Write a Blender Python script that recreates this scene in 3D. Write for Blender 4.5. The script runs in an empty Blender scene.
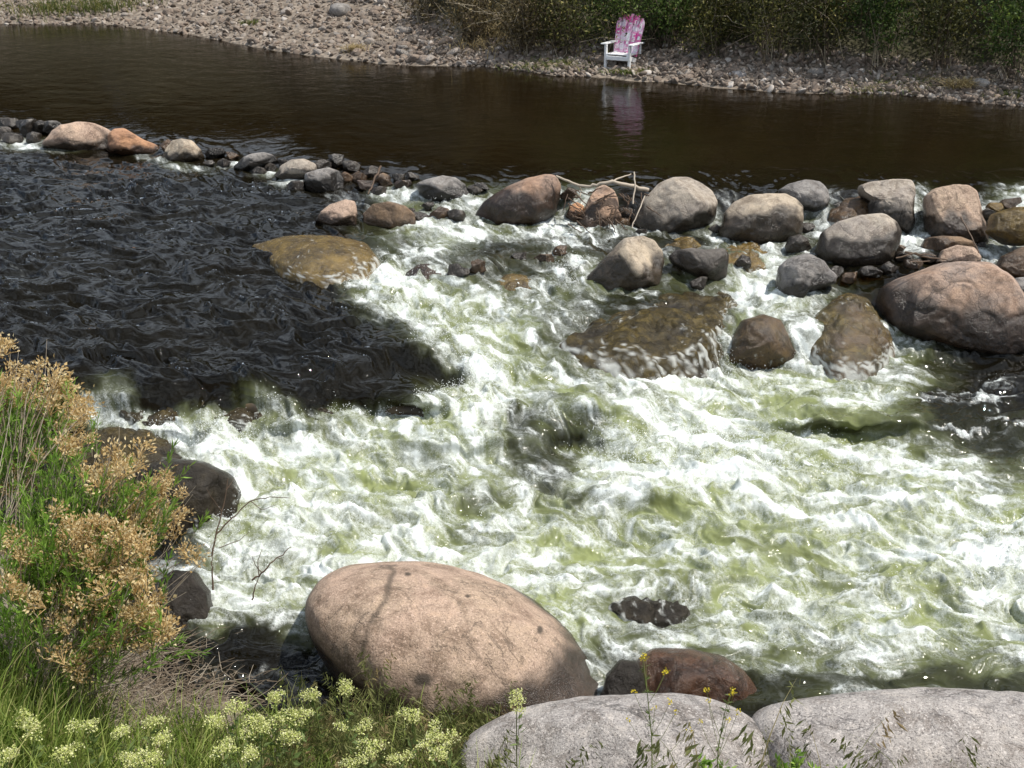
import bpy, math, random
import numpy as np
from mathutils import Vector, Matrix

# ---------------------------------------------------------------- camera, sky, sun, exposure
S = bpy.context.scene
COL = S.collection
FPX, PITCH, CZ = 1200.0, math.radians(24.0), 3.7
cam_d = bpy.data.cameras.new('camera'); cam = bpy.data.objects.new('camera', cam_d); COL.objects.link(cam)
cam_d.sensor_width = 36.0; cam_d.lens = 36.0 * FPX / 1024.0
cam_d.clip_start = 0.05; cam_d.clip_end = 500.0
cam.location = (0, 0, CZ); cam.rotation_euler = (math.radians(90) - PITCH, 0, 0)
S.camera = cam
S.view_settings.view_transform = 'Standard'; S.view_settings.look = 'None'
S.view_settings.exposure = 0.03; S.view_settings.gamma = 1.0; S.view_settings.use_curve_mapping = False

SUN_AZ = math.atan2(1.0, 0.05)          # clockwise from +Y (away from the camera) towards +X
SUN_EL = math.radians(62.0)
sun_dir = Vector((math.sin(SUN_AZ) * math.cos(SUN_EL), math.cos(SUN_AZ) * math.cos(SUN_EL), math.sin(SUN_EL)))
W = bpy.data.worlds.new('World'); S.world = W; W.use_nodes = True
wn = W.node_tree.nodes; wl = W.node_tree.links
bg = wn.get('Background') or wn.new('ShaderNodeBackground')
sky = wn.new('ShaderNodeTexSky'); sky.sky_type = 'NISHITA'; sky.sun_disc = False
sky.sun_elevation = SUN_EL; sky.sun_rotation = SUN_AZ
wtc = wn.new('ShaderNodeTexCoord'); wno = wn.new('ShaderNodeTexNoise'); wno.inputs['Scale'].default_value = 2.6; wno.inputs['Detail'].default_value = 6
wra = wn.new('ShaderNodeValToRGB'); wra.color_ramp.elements[0].position = .42; wra.color_ramp.elements[1].position = .58
wmx = wn.new('ShaderNodeMix'); wmx.data_type = 'RGBA'; wmx.inputs[7].default_value = (13.0, 14.6, 16.6, 1)  # bright clouds added to the unseen sky to lighten the water's reflections
wl.new(wtc.outputs['Generated'], wno.inputs['Vector']); wl.new(wno.outputs['Fac'], wra.inputs[0]); wl.new(wra.outputs[0], wmx.inputs[0]); wl.new(sky.outputs[0], wmx.inputs[6])
wl.new(wmx.outputs[2], bg.inputs[0]); bg.inputs[1].default_value = 0.074
sl = bpy.data.lights.new('sun', 'SUN'); sl.energy = 5.0; sl.angle = math.radians(0.5); sl.color = (1.0, 0.95, 0.87)
so = bpy.data.objects.new('sun', sl); COL.objects.link(so)
so.rotation_euler = (-sun_dir).to_track_quat('-Z', 'Y').to_euler()
S.cycles.max_bounces = 6; S.cycles.diffuse_bounces = 2; S.cycles.glossy_bounces = 2
S.cycles.transparent_max_bounces = 8; S.cycles.transmission_bounces = 2
S.cycles.caustics_reflective = False; S.cycles.caustics_refractive = False

# ---------------------------------------------------------------- numeric helpers
rng = np.random.default_rng(7); random.seed(7)
cp, sp = math.cos(PITCH), math.sin(PITCH)
FW = np.array((0, cp, -sp)); DN = np.array((0, -sp, -cp)); RT = np.array((1.0, 0, 0)); CAM = np.array((0, 0, CZ))

def at_d(u, v, D):
    u, v, D = np.broadcast_arrays(np.asarray(u, float), np.asarray(v, float), np.asarray(D, float))
    a = (u - 512) / FPX; b = (v - 384) / FPX
    return CAM + D[..., None] * (FW + a[..., None] * RT + b[..., None] * DN)
def depth_z(v, z):
    return (CZ - z) / (sp + (np.asarray(v, float) - 384) / FPX * cp)
def at_z(u, v, z):
    return at_d(u, v, depth_z(v, z))
def proj(P):
    q = np.asarray(P) - CAM
    d = q @ FW
    return 512 + FPX * (q @ RT) / d, 384 + FPX * (q @ DN) / d, d
def sstep(a, b, x):
    t = np.clip((x - a) / (b - a), 0, 1); return t * t * (3 - 2 * t)

_G = np.random.default_rng(11).uniform(0, 2 * np.pi, (256, 256)); _GX, _GY = np.cos(_G).astype(np.float32), np.sin(_G).astype(np.float32)
def pn2(x, y, seed=0):
    x = np.asarray(x, np.float32) + np.float32(seed * 17.37); y = np.asarray(y, np.float32) + np.float32(seed * 9.71)
    xi = np.floor(x).astype(np.int32); yi = np.floor(y).astype(np.int32)
    fx = x - xi; fy = y - yi
    ux = fx * fx * fx * (fx * (fx * 6 - 15) + 10); uy = fy * fy * fy * (fy * (fy * 6 - 15) + 10)
    x0 = xi & 255; x1 = (xi + 1) & 255; y0 = yi & 255; y1 = (yi + 1) & 255
    g = lambda a, b, dx, dy: _GX[a, b] * dx + _GY[a, b] * dy
    n0 = g(x0, y0, fx, fy); n1 = g(x1, y0, fx - 1, fy); m0 = g(x0, y1, fx, fy - 1); m1 = g(x1, y1, fx - 1, fy - 1)
    a = n0 + ux * (n1 - n0); b = m0 + ux * (m1 - m0)
    return (a + uy * (b - a)) * 1.5
def fbm2(x, y, oct=4, seed=0, gain=.5):
    s = 0; a = 1; t = 0
    for i in range(oct):
        s = s + a * pn2(x * 2 ** i, y * 2 ** i, seed + i); t += a; a *= gain
    return s / t
_V3 = np.random.default_rng(5).uniform(-1, 1, (64, 64, 64)).astype(np.float32)
def vn3(P, seed=0):
    P = np.asarray(P) + seed * 7.13
    I = np.floor(P).astype(int); F = P - I; F = F * F * (3 - 2 * F)
    o = 0
    for dx in (0, 1):
        for dy in (0, 1):
            for dz in (0, 1):
                w = (F[:, 0] if dx else 1 - F[:, 0]) * (F[:, 1] if dy else 1 - F[:, 1]) * (F[:, 2] if dz else 1 - F[:, 2])
                o = o + w * _V3[(I[:, 0] + dx) & 63, (I[:, 1] + dy) & 63, (I[:, 2] + dz) & 63]
    return o
def fbm3(P, oct=4, seed=0, gain=.5):
    s = 0; a = 1; t = 0
    for i in range(oct):
        s = s + a * vn3(P * 2 ** i, seed + i); t += a; a *= gain
    return s / t
def idw(pts, u, v, p=3.0, yscale=1.6):
    pts = np.asarray(pts, float); num = 0; den = 0
    for r in pts:
        d2 = (u - r[0]) ** 2 + ((v - r[1]) * yscale) ** 2 + 60
        w = d2 ** (-p / 2); den = den + w
        num = num + w[..., None] * r[2:]
    return num / den[..., None]

# ---------------------------------------------------------------- mesh helpers
def mesh_np(name, V, F, mats=None, smooth=True, attrs=None, parent=None, mat_idx=None):
    """V (n,3); F list of (m,k) index arrays."""
    if not isinstance(F, (list, tuple)): F = [F]
    me = bpy.data.meshes.new(name)
    V = np.asarray(V, np.float32)
    me.vertices.add(len(V)); me.vertices.foreach_set('co', V.ravel())
    loops = np.concatenate([f.ravel() for f in F]).astype(np.int32)
    tot = np.concatenate([np.full(len(f), f.shape[1], np.int32) for f in F])
    st = np.concatenate([[0], np.cumsum(tot)[:-1]]).astype(np.int32)
    me.loops.add(len(loops)); me.loops.foreach_set('vertex_index', loops)
    me.polygons.add(len(tot)); me.polygons.foreach_set('loop_start', st)
    try: me.polygons.foreach_set('loop_total', tot)
    except Exception: pass
    me.polygons.foreach_set('use_smooth', np.full(len(tot), smooth))
    for m in (mats if isinstance(mats, (list, tuple)) else [mats] if mats else []): me.materials.append(m)
    if mat_idx is not None: me.polygons.foreach_set('material_index', np.asarray(mat_idx, np.int32))
    for k, a in (attrs or {}).items():
        at = me.attributes.new(k, 'FLOAT', 'POINT'); at.data.foreach_set('value', np.asarray(a, np.float32))
    me.update(calc_edges=True); me.validate()
    return me
def link(name, me, parent=None, loc=None):
    o = bpy.data.objects.new(name, me); COL.objects.link(o)
    if loc is not None: o.location = loc
    if parent is not None: o.parent = parent
    return o
def tag(o, label=None, cat=None, group=None, kind=None):
    if label: o['label'] = label
    if cat: o['category'] = cat
    if group: o['group'] = group
    if kind: o['kind'] = kind
    return o
def empty(name, loc, label, cat, group=None):
    o = bpy.data.objects.new(name, None); o.empty_display_size = .1; COL.objects.link(o); o.location = loc
    return tag(o, label, cat, group)
class MB:
    """collects vertex and face arrays into one mesh"""
    def __init__(s): s.V = []; s.F = {}; s.n = 0; s.A = []
    def add(s, V, F, a=None):
        V = np.asarray(V, float); F = np.asarray(F)
        s.V.append(V); s.F.setdefault(F.shape[1], []).append(F + s.n); s.n += len(V)
        s.A.append(np.zeros(len(V)) if a is None else np.broadcast_to(a, len(V)))
        return s
    def mesh(s, name, mat, smooth=True, origin=None):
        V = np.concatenate(s.V)
        if origin is not None: V = V - np.asarray(origin)
        return mesh_np(name, V, [np.concatenate(f) for f in s.F.values()], mat, smooth, {'rnd': np.concatenate(s.A)})
    def build(s, name, mat, parent=None, smooth=True, origin=None, loc=None):
        return link(name, s.mesh(name, mat, smooth, origin), parent, loc)
    def tube(s, P, R, n=6, a=0.0):
        P = np.asarray(P, float); k = len(P); R = np.broadcast_to(np.asarray(R, float), k)
        T = np.gradient(P, axis=0); T /= np.linalg.norm(T, axis=1)[:, None] + 1e-9
        ref = np.array((0, 0, 1.0)) if abs(T[:, 2]).mean() < .8 else np.array((1.0, 0, 0))
        A = np.cross(T, ref); A /= np.linalg.norm(A, axis=1)[:, None] + 1e-9; B = np.cross(T, A)
        th = np.linspace(0, 2 * np.pi, n, endpoint=False)
        V = P[:, None] + R[:, None, None] * (np.cos(th)[None, :, None] * A[:, None] + np.sin(th)[None, :, None] * B[:, None])
        i = np.arange(k - 1)[:, None] * n; j = np.arange(n)[None]; j2 = (j + 1) % n
        F = np.stack([i + j, i + j2, i + n + j2, i + n + j], -1).reshape(-1, 4)
        s.add(V.reshape(-1, 3), F, a)
        s.add(np.concatenate([V[0], V[-1]]), np.array([list(range(n))[::-1]]) , a) if n > 2 else None
        return s
    def box(s, c, size, R=None, a=0.0, bev=0.0):
        h = np.asarray(size, float) / 2
        V = []; b = min(bev, h.min() * .8)
        if b > 0:      # chamfered box: 24 verts
            q = np.array([[x, y, z] for x in (-1, 1) for y in (-1, 1) for z in (-1, 1)], float)
            VX = q * (h - [0, b, b]); VY = q * (h - [b, 0, b]); VZ = q * (h - [b, b, 0])
            V = np.concatenate([VX, VY, VZ]); idx = lambda x, y, z: (x > 0) * 4 + (y > 0) * 2 + (z > 0)
            F = []; T = []
            for sg in (-1, 1):
                F.append([idx(sg, -1, -1), idx(sg, 1, -1), idx(sg, 1, 1), idx(sg, -1, 1)][::sg])
                F.append([8 + idx(-1, sg, -1), 8 + idx(-1, sg, 1), 8 + idx(1, sg, 1), 8 + idx(1, sg, -1)][::sg])
                F.append([16 + idx(-1, -1, sg), 16 + idx(1, -1, sg), 16 + idx(1, 1, sg), 16 + idx(-1, 1, sg)][::sg])
            for p in (-1, 1):
                for r in (-1, 1):
                    F.append([idx(p, r, -1), idx(p, r, 1), 8 + idx(p, r, 1), 8 + idx(p, r, -1)])
                    F.append([idx(p, -1, r), idx(p, 1, r), 16 + idx(p, 1, r), 16 + idx(p, -1, r)])
                    F.append([8 + idx(-1, p, r), 8 + idx(1, p, r), 16 + idx(1, p, r), 16 + idx(-1, p, r)])
                    for w in (-1, 1):
                        T.append([idx(p, r, w), 8 + idx(p, r, w), 16 + idx(p, r, w)])
            V = V if R is None else V @ np.asarray(R).T
            s.add(V + np.asarray(c), np.array(F), a); n0 = s.n - 24
            s.F.setdefault(3, []).append(np.array(T) + n0)
        return s
def leaves(mb, C, D, L, Wd, a=None, fold=0.0):
    """diamond leaves: C base (n,3), D direction, L length, Wd half width"""
    n = len(C); D = D / (np.linalg.norm(D, axis=1)[:, None] + 1e-9)
    r = rng.normal(size=(n, 3)); Wv = np.cross(D, r); Wv /= np.linalg.norm(Wv, axis=1)[:, None] + 1e-9
    L = np.broadcast_to(L, n)[:, None]; Wd = np.broadcast_to(Wd, n)[:, None]
    m = C + D * L * .45; N = np.cross(D, Wv)
    V = np.stack([C, m + Wv * Wd + N * fold * Wd, C + D * L, m - Wv * Wd + N * fold * Wd], 1).reshape(-1, 3)
    F = np.arange(n * 4).reshape(n, 4)
    mb.add(V, F, np.repeat(rng.random(n) if a is None else np.broadcast_to(a, n), 4))
def blades(mb, B, H, lean, wid, seg=4, droop=.5, a=None):
    """curved tapering grass blades: B roots, H heights, lean (n,2) horizontal reach"""
    n = len(B); t = np.linspace(0, 1, seg)
    lx = lean[:, :1] * (t[None] ** 1.8); ly = lean[:, 1:] * (t[None] ** 1.8)
    z = H[:, None] * (t[None] - droop * t[None] ** 3 * .4)
    P = np.stack([B[:, :1] + lx, B[:, 1:2] + ly, B[:, 2:] + z], -1)
    th = rng.uniform(0, 2 * np.pi, n); Wv = np.stack([np.cos(th), np.sin(th) * .6, 0 * th], -1)
    w = wid[:, None] * (1 - t[None] ** 1.5 * .93)
    V = np.stack([P + Wv[:, None] * w[..., None], P - Wv[:, None] * w[..., None]], 2).reshape(-1, 3)
    i = (np.arange(n)[:, None] * seg * 2 + np.arange(seg - 1)[None] * 2)
    F = np.stack([i, i + 1, i + 3, i + 2], -1).reshape(-1, 4)
    mb.add(V, F, np.repeat(rng.random(n) if a is None else np.broadcast_to(a, n), seg * 2))
    return P[:, -1]
def ico(sub):
    import bmesh
    bm = bmesh.new(); bmesh.ops.create_icosphere(bm, subdivisions=sub, radius=1)
    V = np.array([v.co[:] for v in bm.verts]); F = np.array([[v.index for v in f.verts] for f in bm.faces]); bm.free()
    return V, F
ICO = {k: ico(k) for k in (1, 2, 3, 4, 6, 7)}

# ---------------------------------------------------------------- materials
def mat(name):
    m = bpy.data.materials.new(name); m.use_nodes = True
    return m, m.node_tree.nodes, m.node_tree.links, m.node_tree.nodes['Principled BSDF']
def N(nodes, t, **k):
    n = nodes.new(t)
    for a, b in k.items(): setattr(n, a, b)
    return n
def mixc(nodes, links, fac, a, b, mode='MIX'):
    n = nodes.new('ShaderNodeMix'); n.data_type = 'RGBA'; n.blend_type = mode
    for s, val in ((0, fac), (6, a), (7, b)):
        if hasattr(val, 'is_linked'): links.new(val, n.inputs[s])
        elif s == 0: n.inputs[0].default_value = val
        else: n.inputs[s].default_value = (*val, 1)
    return n.outputs[2]
def ramp(nodes, links, src, stops):
    r = nodes.new('ShaderNodeValToRGB'); e = r.color_ramp.elements
    while len(e) > 1: e.remove(e[-1])
    e[0].position = stops[0][0]; e[0].color = (*stops[0][1], 1)
    for p, c in stops[1:]:
        q = e.new(p); q.color = (*c, 1)
    links.new(src, r.inputs[0]); return r.outputs[0]
def noise(nodes, links, vec, scale, detail=4, rough=.55, dist=0.0):
    n = nodes.new('ShaderNodeTexNoise'); n.inputs['Scale'].default_value = scale; n.inputs['Detail'].default_value = detail
    n.inputs['Roughness'].default_value = rough; n.inputs['Distortion'].default_value = dist
    if vec is not None: links.new(vec, n.inputs['Vector'])
    return n.outputs['Fac']
def mathn(nodes, links, op, a, b=0.0, clamp=False):
    n = nodes.new('ShaderNodeMath'); n.operation = op; n.use_clamp = clamp
    for s, v in ((0, a), (1, b)):
        if hasattr(v, 'is_linked'): links.new(v, n.inputs[s])
        else: n.inputs[s].default_value = v
    return n.outputs[0]
def g3(x): return (x, x, x)
def mul(c, k): return tuple(min(1, x * k) for x in c)

def rock_mat(name, c, c2, speck=.5, scale=1.0, wetdark=.12, bump=.8):
    m, n, l, p = mat(name)
    tc0 = n.new('ShaderNodeTexCoord').outputs['Object']
    oi = n.new('ShaderNodeObjectInfo').outputs['Random']
    vo = n.new('ShaderNodeVectorMath'); vo.operation = 'ADD'; l.new(tc0, vo.inputs[0]); l.new(mathn(n, l, 'MULTIPLY', oi, 37.0), vo.inputs[1]); tc = vo.outputs[0]
    big = noise(n, l, tc, 1.9 * scale, 4, .6, .8)
    base = mixc(n, l, ramp(n, l, big, [(.38, g3(0)), (.62, g3(1))]), c, c2)
    med = noise(n, l, tc, 6.5 * scale, 9, .72, .5)
    base = mixc(n, l, 1.0, base, ramp(n, l, med, [(.28, (.30, .27, .25)), (.42, (.70, .67, .64)), (.52, g3(1)), (.66, (1.28, 1.25, 1.2)), (.8, (1.6, 1.55, 1.45))]), 'MULTIPLY')
    fine = noise(n, l, tc, 95, 3, .8)
    base = mixc(n, l, ramp(n, l, fine, [(.33, g3(speck)), (.5, g3(0))]), base, mul(c2, .25))
    base = mixc(n, l, ramp(n, l, noise(n, l, tc, 60, 3, .8), [(.54, g3(0)), (.68, g3(speck * .9))]), base, tuple(min(.8, x * 1.5 + .06) for x in c))
    st = noise(n, l, tc, 3.1 * scale, 8, .7, 1.4)
    base = mixc(n, l, ramp(n, l, st, [(.58, g3(0)), (.66, g3(.5)), (.74, g3(.2))]), base, mul(c2, .45))
    vein = ramp(n, l, noise(n, l, tc, 2.3 * scale, 6, .62, .9), [(.482, g3(0)), (.498, g3(.7)), (.512, g3(0))])
    vein = mathn(n, l, 'MULTIPLY', vein, ramp(n, l, big, [(.46, g3(0)), (.56, g3(1))]))
    base = mixc(n, l, vein, base, mul(c2, .3))
    sm = N(n, 'ShaderNodeAttribute', attribute_name='seam').outputs['Fac']
    base = mixc(n, l, sm, base, mul(c2, .22))
    wet = N(n, 'ShaderNodeAttribute', attribute_name='wet').outputs['Fac']
    dark = mixc(n, l, 1.0, base, (wetdark, wetdark * .9, wetdark * .78), 'MULTIPLY')
    alg = N(n, 'ShaderNodeAttribute', attribute_name='algae').outputs['Fac']
    dark = mixc(n, l, alg, dark, ramp(n, l, med, [(.3, (.010, .008, .004)), (.5, (.060, .043, .010)), (.7, (.17, .12, .026))]))
    film = N(n, 'ShaderNodeAttribute', attribute_name='film').outputs['Fac']
    col = mixc(n, l, wet, base, dark); col = mixc(n, l, film, col, (.78, .80, .76))
    l.new(col, p.inputs['Base Color'])
    l.new(ramp(n, l, wet, [(0, g3(.85)), (1, g3(.22))]), p.inputs['Roughness'])
    p.inputs['Specular IOR Level'].default_value = .22 if name.startswith('black') else .5
    b = n.new('ShaderNodeBump'); b.inputs['Strength'].default_value = bump; b.inputs['Distance'].default_value = .03
    hsum = mathn(n, l, 'ADD', mathn(n, l, 'MULTIPLY', fine, .22), mathn(n, l, 'SUBTRACT', med, mathn(n, l, 'MULTIPLY', vein, .3)))
    l.new(hsum, b.inputs['Height']); l.new(b.outputs[0], p.inputs['Normal'])
    return m
RM = {
 'pink':  rock_mat('pink_granite', (.43, .305, .23), (.385, .285, .205), .85, .9),
 'salmon': rock_mat('salmon_granite', (.46, .30, .205), (.31, .24, .20), .55),
 'tan':   rock_mat('tan_granite', (.46, .375, .275), (.36, .30, .235), .5),
 'orange': rock_mat('orange_sandstone', (.44, .235, .125), (.34, .19, .12), .4),
 'red':   rock_mat('red_brown_rock', (.36, .225, .15), (.24, .175, .14), .4),
 'grey':  rock_mat('grey_granite', (.42, .36, .29), (.32, .275, .235), .5),
 'slate': rock_mat('slate_grey_rock', (.29, .27, .25), (.19, .175, .165), .35),
 'pale':  rock_mat('pale_granite', (.47, .43, .40), (.38, .35, .335), 1.0, 1.0, .12, 1.2),
 'dark':  rock_mat('dark_river_rock', (.13, .115, .10), (.085, .075, .068), .3, 1.3, .4),
 'brown': rock_mat('brown_river_rock', (.24, .155, .09), (.14, .10, .07), .35, 1.2, .45),
 'rust': rock_mat('rust_wet_rock', (.22, .11, .06), (.09, .05, .032), .5, 1.6, .42),
 'black': rock_mat('black_wet_rock', (.055, .05, .045), (.035, .032, .028), .3, 1.3, .6),
 'ochre': rock_mat('ochre_river_rock', (.32, .225, .06), (.20, .14, .045), .3, 1.2, .55),
}
def plant_mat(name, stops, trans=.35, rough=.6):
    """leaf colour varies with a per leaf random value; some light passes through"""
    m, n, l, p = mat(name)
    a = N(n, 'ShaderNodeAttribute', attribute_name='rnd').outputs['Fac']
    c = ramp(n, l, a, stops)
    l.new(c, p.inputs['Base Color']); p.inputs['Roughness'].default_value = rough; p.inputs['Specular IOR Level'].default_value = .3
    if trans > 0:
        t = n.new('ShaderNodeBsdfTranslucent'); l.new(c, t.inputs[0])
        mx = n.new('ShaderNodeMixShader'); mx.inputs[0].default_value = trans
        l.new(p.outputs[0], mx.inputs[1]); l.new(t.outputs[0], mx.inputs[2]); l.new(mx.outputs[0], n['Material Output'].inputs[0])
    return m
M_stem_grey = plant_mat('dry_grey_stem', [(0, (.12, .09, .06)), (.5, (.22, .17, .12)), (1, (.42, .36, .28))], 0)
M_stem_green = plant_mat('green_stem', [(0, (.09, .12, .03)), (1, (.17, .20, .06))], 0)
M_straw = plant_mat('dried_flower', [(0, (.38, .24, .09)), (.45, (.70, .51, .24)), (1, (.88, .76, .48))], .45)
M_brushleaf = plant_mat('brush_leaf', [(0, (.09, .18, .022)), (.6, (.22, .38, .055)), (1, (.40, .54, .12))], .4)
M_grass = plant_mat('grass_blade', [(0, (.10, .16, .025)), (.5, (.24, .32, .06)), (.85, (.38, .44, .12)), (1, (.58, .50, .24))], .35)
M_cheat = plant_mat('cheatgrass', [(0, (.10, .12, .035)), (.6, (.19, .20, .07)), (1, (.32, .24, .12))], .35)
M_cress = plant_mat('cress_flower', [(0, (.42, .50, .11)), (.5, (.66, .68, .26)), (1, (.84, .82, .52))], .3)
M_cressleaf = plant_mat('cress_leaf', [(0, (.09, .14, .035)), (1, (.20, .26, .09))], .35)
M_yellow = plant_mat('yellow_petal', [(0, (.62, .48, .02)), (1, (.78, .66, .06))], .3)
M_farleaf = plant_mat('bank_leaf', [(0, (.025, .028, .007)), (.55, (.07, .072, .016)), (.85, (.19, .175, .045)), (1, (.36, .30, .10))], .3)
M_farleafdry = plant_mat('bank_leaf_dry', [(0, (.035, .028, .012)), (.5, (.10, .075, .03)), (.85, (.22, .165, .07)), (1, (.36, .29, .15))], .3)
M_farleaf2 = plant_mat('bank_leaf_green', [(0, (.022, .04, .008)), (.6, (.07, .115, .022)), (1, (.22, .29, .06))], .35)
M_farstem = plant_mat('bank_stem', [(0, (.06, .04, .028)), (.5, (.17, .13, .08)), (1, (.46, .39, .28))], 0)
M_drytuft = plant_mat('dry_tuft', [(0, (.30, .22, .09)), (1, (.62, .50, .28))], .3)
M_greentuft = plant_mat('green_tuft', [(0, (.05, .08, .015)), (.7, (.14, .165, .04)), (1, (.40, .34, .13))], .3)
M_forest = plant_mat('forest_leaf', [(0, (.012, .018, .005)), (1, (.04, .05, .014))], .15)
M_drift = plant_mat('driftwood', [(0, (.14, .10, .07)), (1, (.46, .39, .31))], 0)
M_twigdark = plant_mat('dark_twig', [(0, (.05, .03, .02)), (1, (.13, .085, .055))], 0)

# ---------------------------------------------------------------- river surface: levels, foam and air read off the rapids
ZP = [  # pixel u, v, surface height
 (-250,110,-.0),(0,100,0),(150,110,0),(300,120,0),(500,130,0),(700,140,0),(900,150,0),(1024,150,0),(1250,160,0),(500,40,0),(100,40,0),(900,90,0),
 (50,128,0),(180,136,0),(330,158,0),(450,172,0),(570,178,0),(680,185,0),(800,186,0),(900,188,0),(1000,200,0),(1200,215,0),(640,165,0),(850,175,0),
 (20,152,-.10),(110,165,-.12),(200,172,-.10),(260,178,-.12),(330,205,-.16),(100,200,-.15),(0,220,-.18),(200,240,-.20),(-200,220,-.15),(-200,300,-.28),
 (0,300,-.28),(120,310,-.30),(260,300,-.30),(330,320,-.34),(300,225,-.18),(400,235,-.22),(450,225,-.20),(540,238,-.26),(600,240,-.28),(660,245,-.30),(740,245,-.30),
 (810,240,-.28),(870,262,-.32),(920,245,-.28),(1000,250,-.34),(1150,260,-.34),(470,262,-.28),(540,275,-.36),(390,285,-.36),(700,262,-.34),(790,285,-.38),
 (60,360,-.36),(160,375,-.40),(250,375,-.42),(350,350,-.38),(430,345,-.36),(465,362,-.44),(300,392,-.50),(200,405,-.52),(400,385,-.50),(-200,390,-.40),
 (440,310,-.46),(500,320,-.50),(560,315,-.44),(640,310,-.42),(700,320,-.50),(740,300,-.48),(800,310,-.46),(850,305,-.44),(960,340,-.62),(520,365,-.62),(590,360,-.58),
 (640,375,-.66),(700,370,-.74),(760,375,-.80),(860,365,-.80),(960,370,-.82),(1100,370,-.84),
 (100,440,-.72),(170,440,-.74),(250,430,-.74),(330,425,-.74),(400,415,-.70),(460,390,-.62),(540,410,-.66),(610,410,-.68),(570,455,-.80),(680,430,-.80),
 (200,520,-.84),(300,480,-.80),(400,480,-.80),(500,470,-.80),(560,500,-.84),(650,490,-.80),(750,440,-.84),(850,450,-.84),(980,460,-.88),(800,520,-.86),(950,560,-.88),(1200,480,-.88),
 (220,580,-.88),(450,560,-.86),(620,560,-.87),(700,620,-.90),(850,620,-.90),(1000,620,-.90),(250,660,-.92),(620,670,-.93),(760,690,-.95),(950,690,-.95),(1200,650,-.93),(400,780,-.95),(900,780,-.95),(100,600,-.88),(-200,600,-.8)]
BUMP = [(.10,600,402,55,14),(-.05,570,447,34,13),(.09,655,492,75,14),(-.05,640,540,70,18),(.05,420,338,45,16),(.05,215,378,55,14),(.08,420,398,50,9),(.07,300,424,60,9),
        (.06,850,420,90,8),(-.05,850,436,90,8),(.07,540,362,50,10),(.06,470,440,70,12),(-.05,360,485,60,9),(.08,980,560,50,20),(.03,700,585,90,14),(-.02,650,606,70,14),(.05,170,430,50,9)]
FOAM = """
00000000002135720550003005207028
00000000001126767764324354007158
11000000001786543561242662010022
00000000002798676432222876310000
00000000000168777444347566546100
00000000000013975467798677664210
00041000310148874566877656655100
00067788888876986313798655433321
00013379875677763267999865665532
00000035998655667557865789877754
00000069888777588765455667667777
00000479998788677765666655656689
00000268998888888874456676666689
00000146666666677763456765667678
00000010013333344554346555665567
00000021111111111151111121332122
00000000000000000333000000000000
00000000000000000222000000000000"""
AIR = """
00000000000033333330000000002003
00000000000125543221102122002004
00000000000464211341232661000000
00000000000477655432111675200000
00000000000046786323226555434000
00000000000013885346787578764100
00040000400037998568579996887410
00045777777788997306599985766421
00000368888888863276999998766543
00000035888888886799999999999966
00000008888876559999999999999999
00000058888888899996699999999999
00000048888888899988667899999998
00000024544444444776335678888888
00000010001222223442223543455456
00000000000000000021111112222211
00000000000000000110000000000000
00000000000000000000000000000000"""
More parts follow.
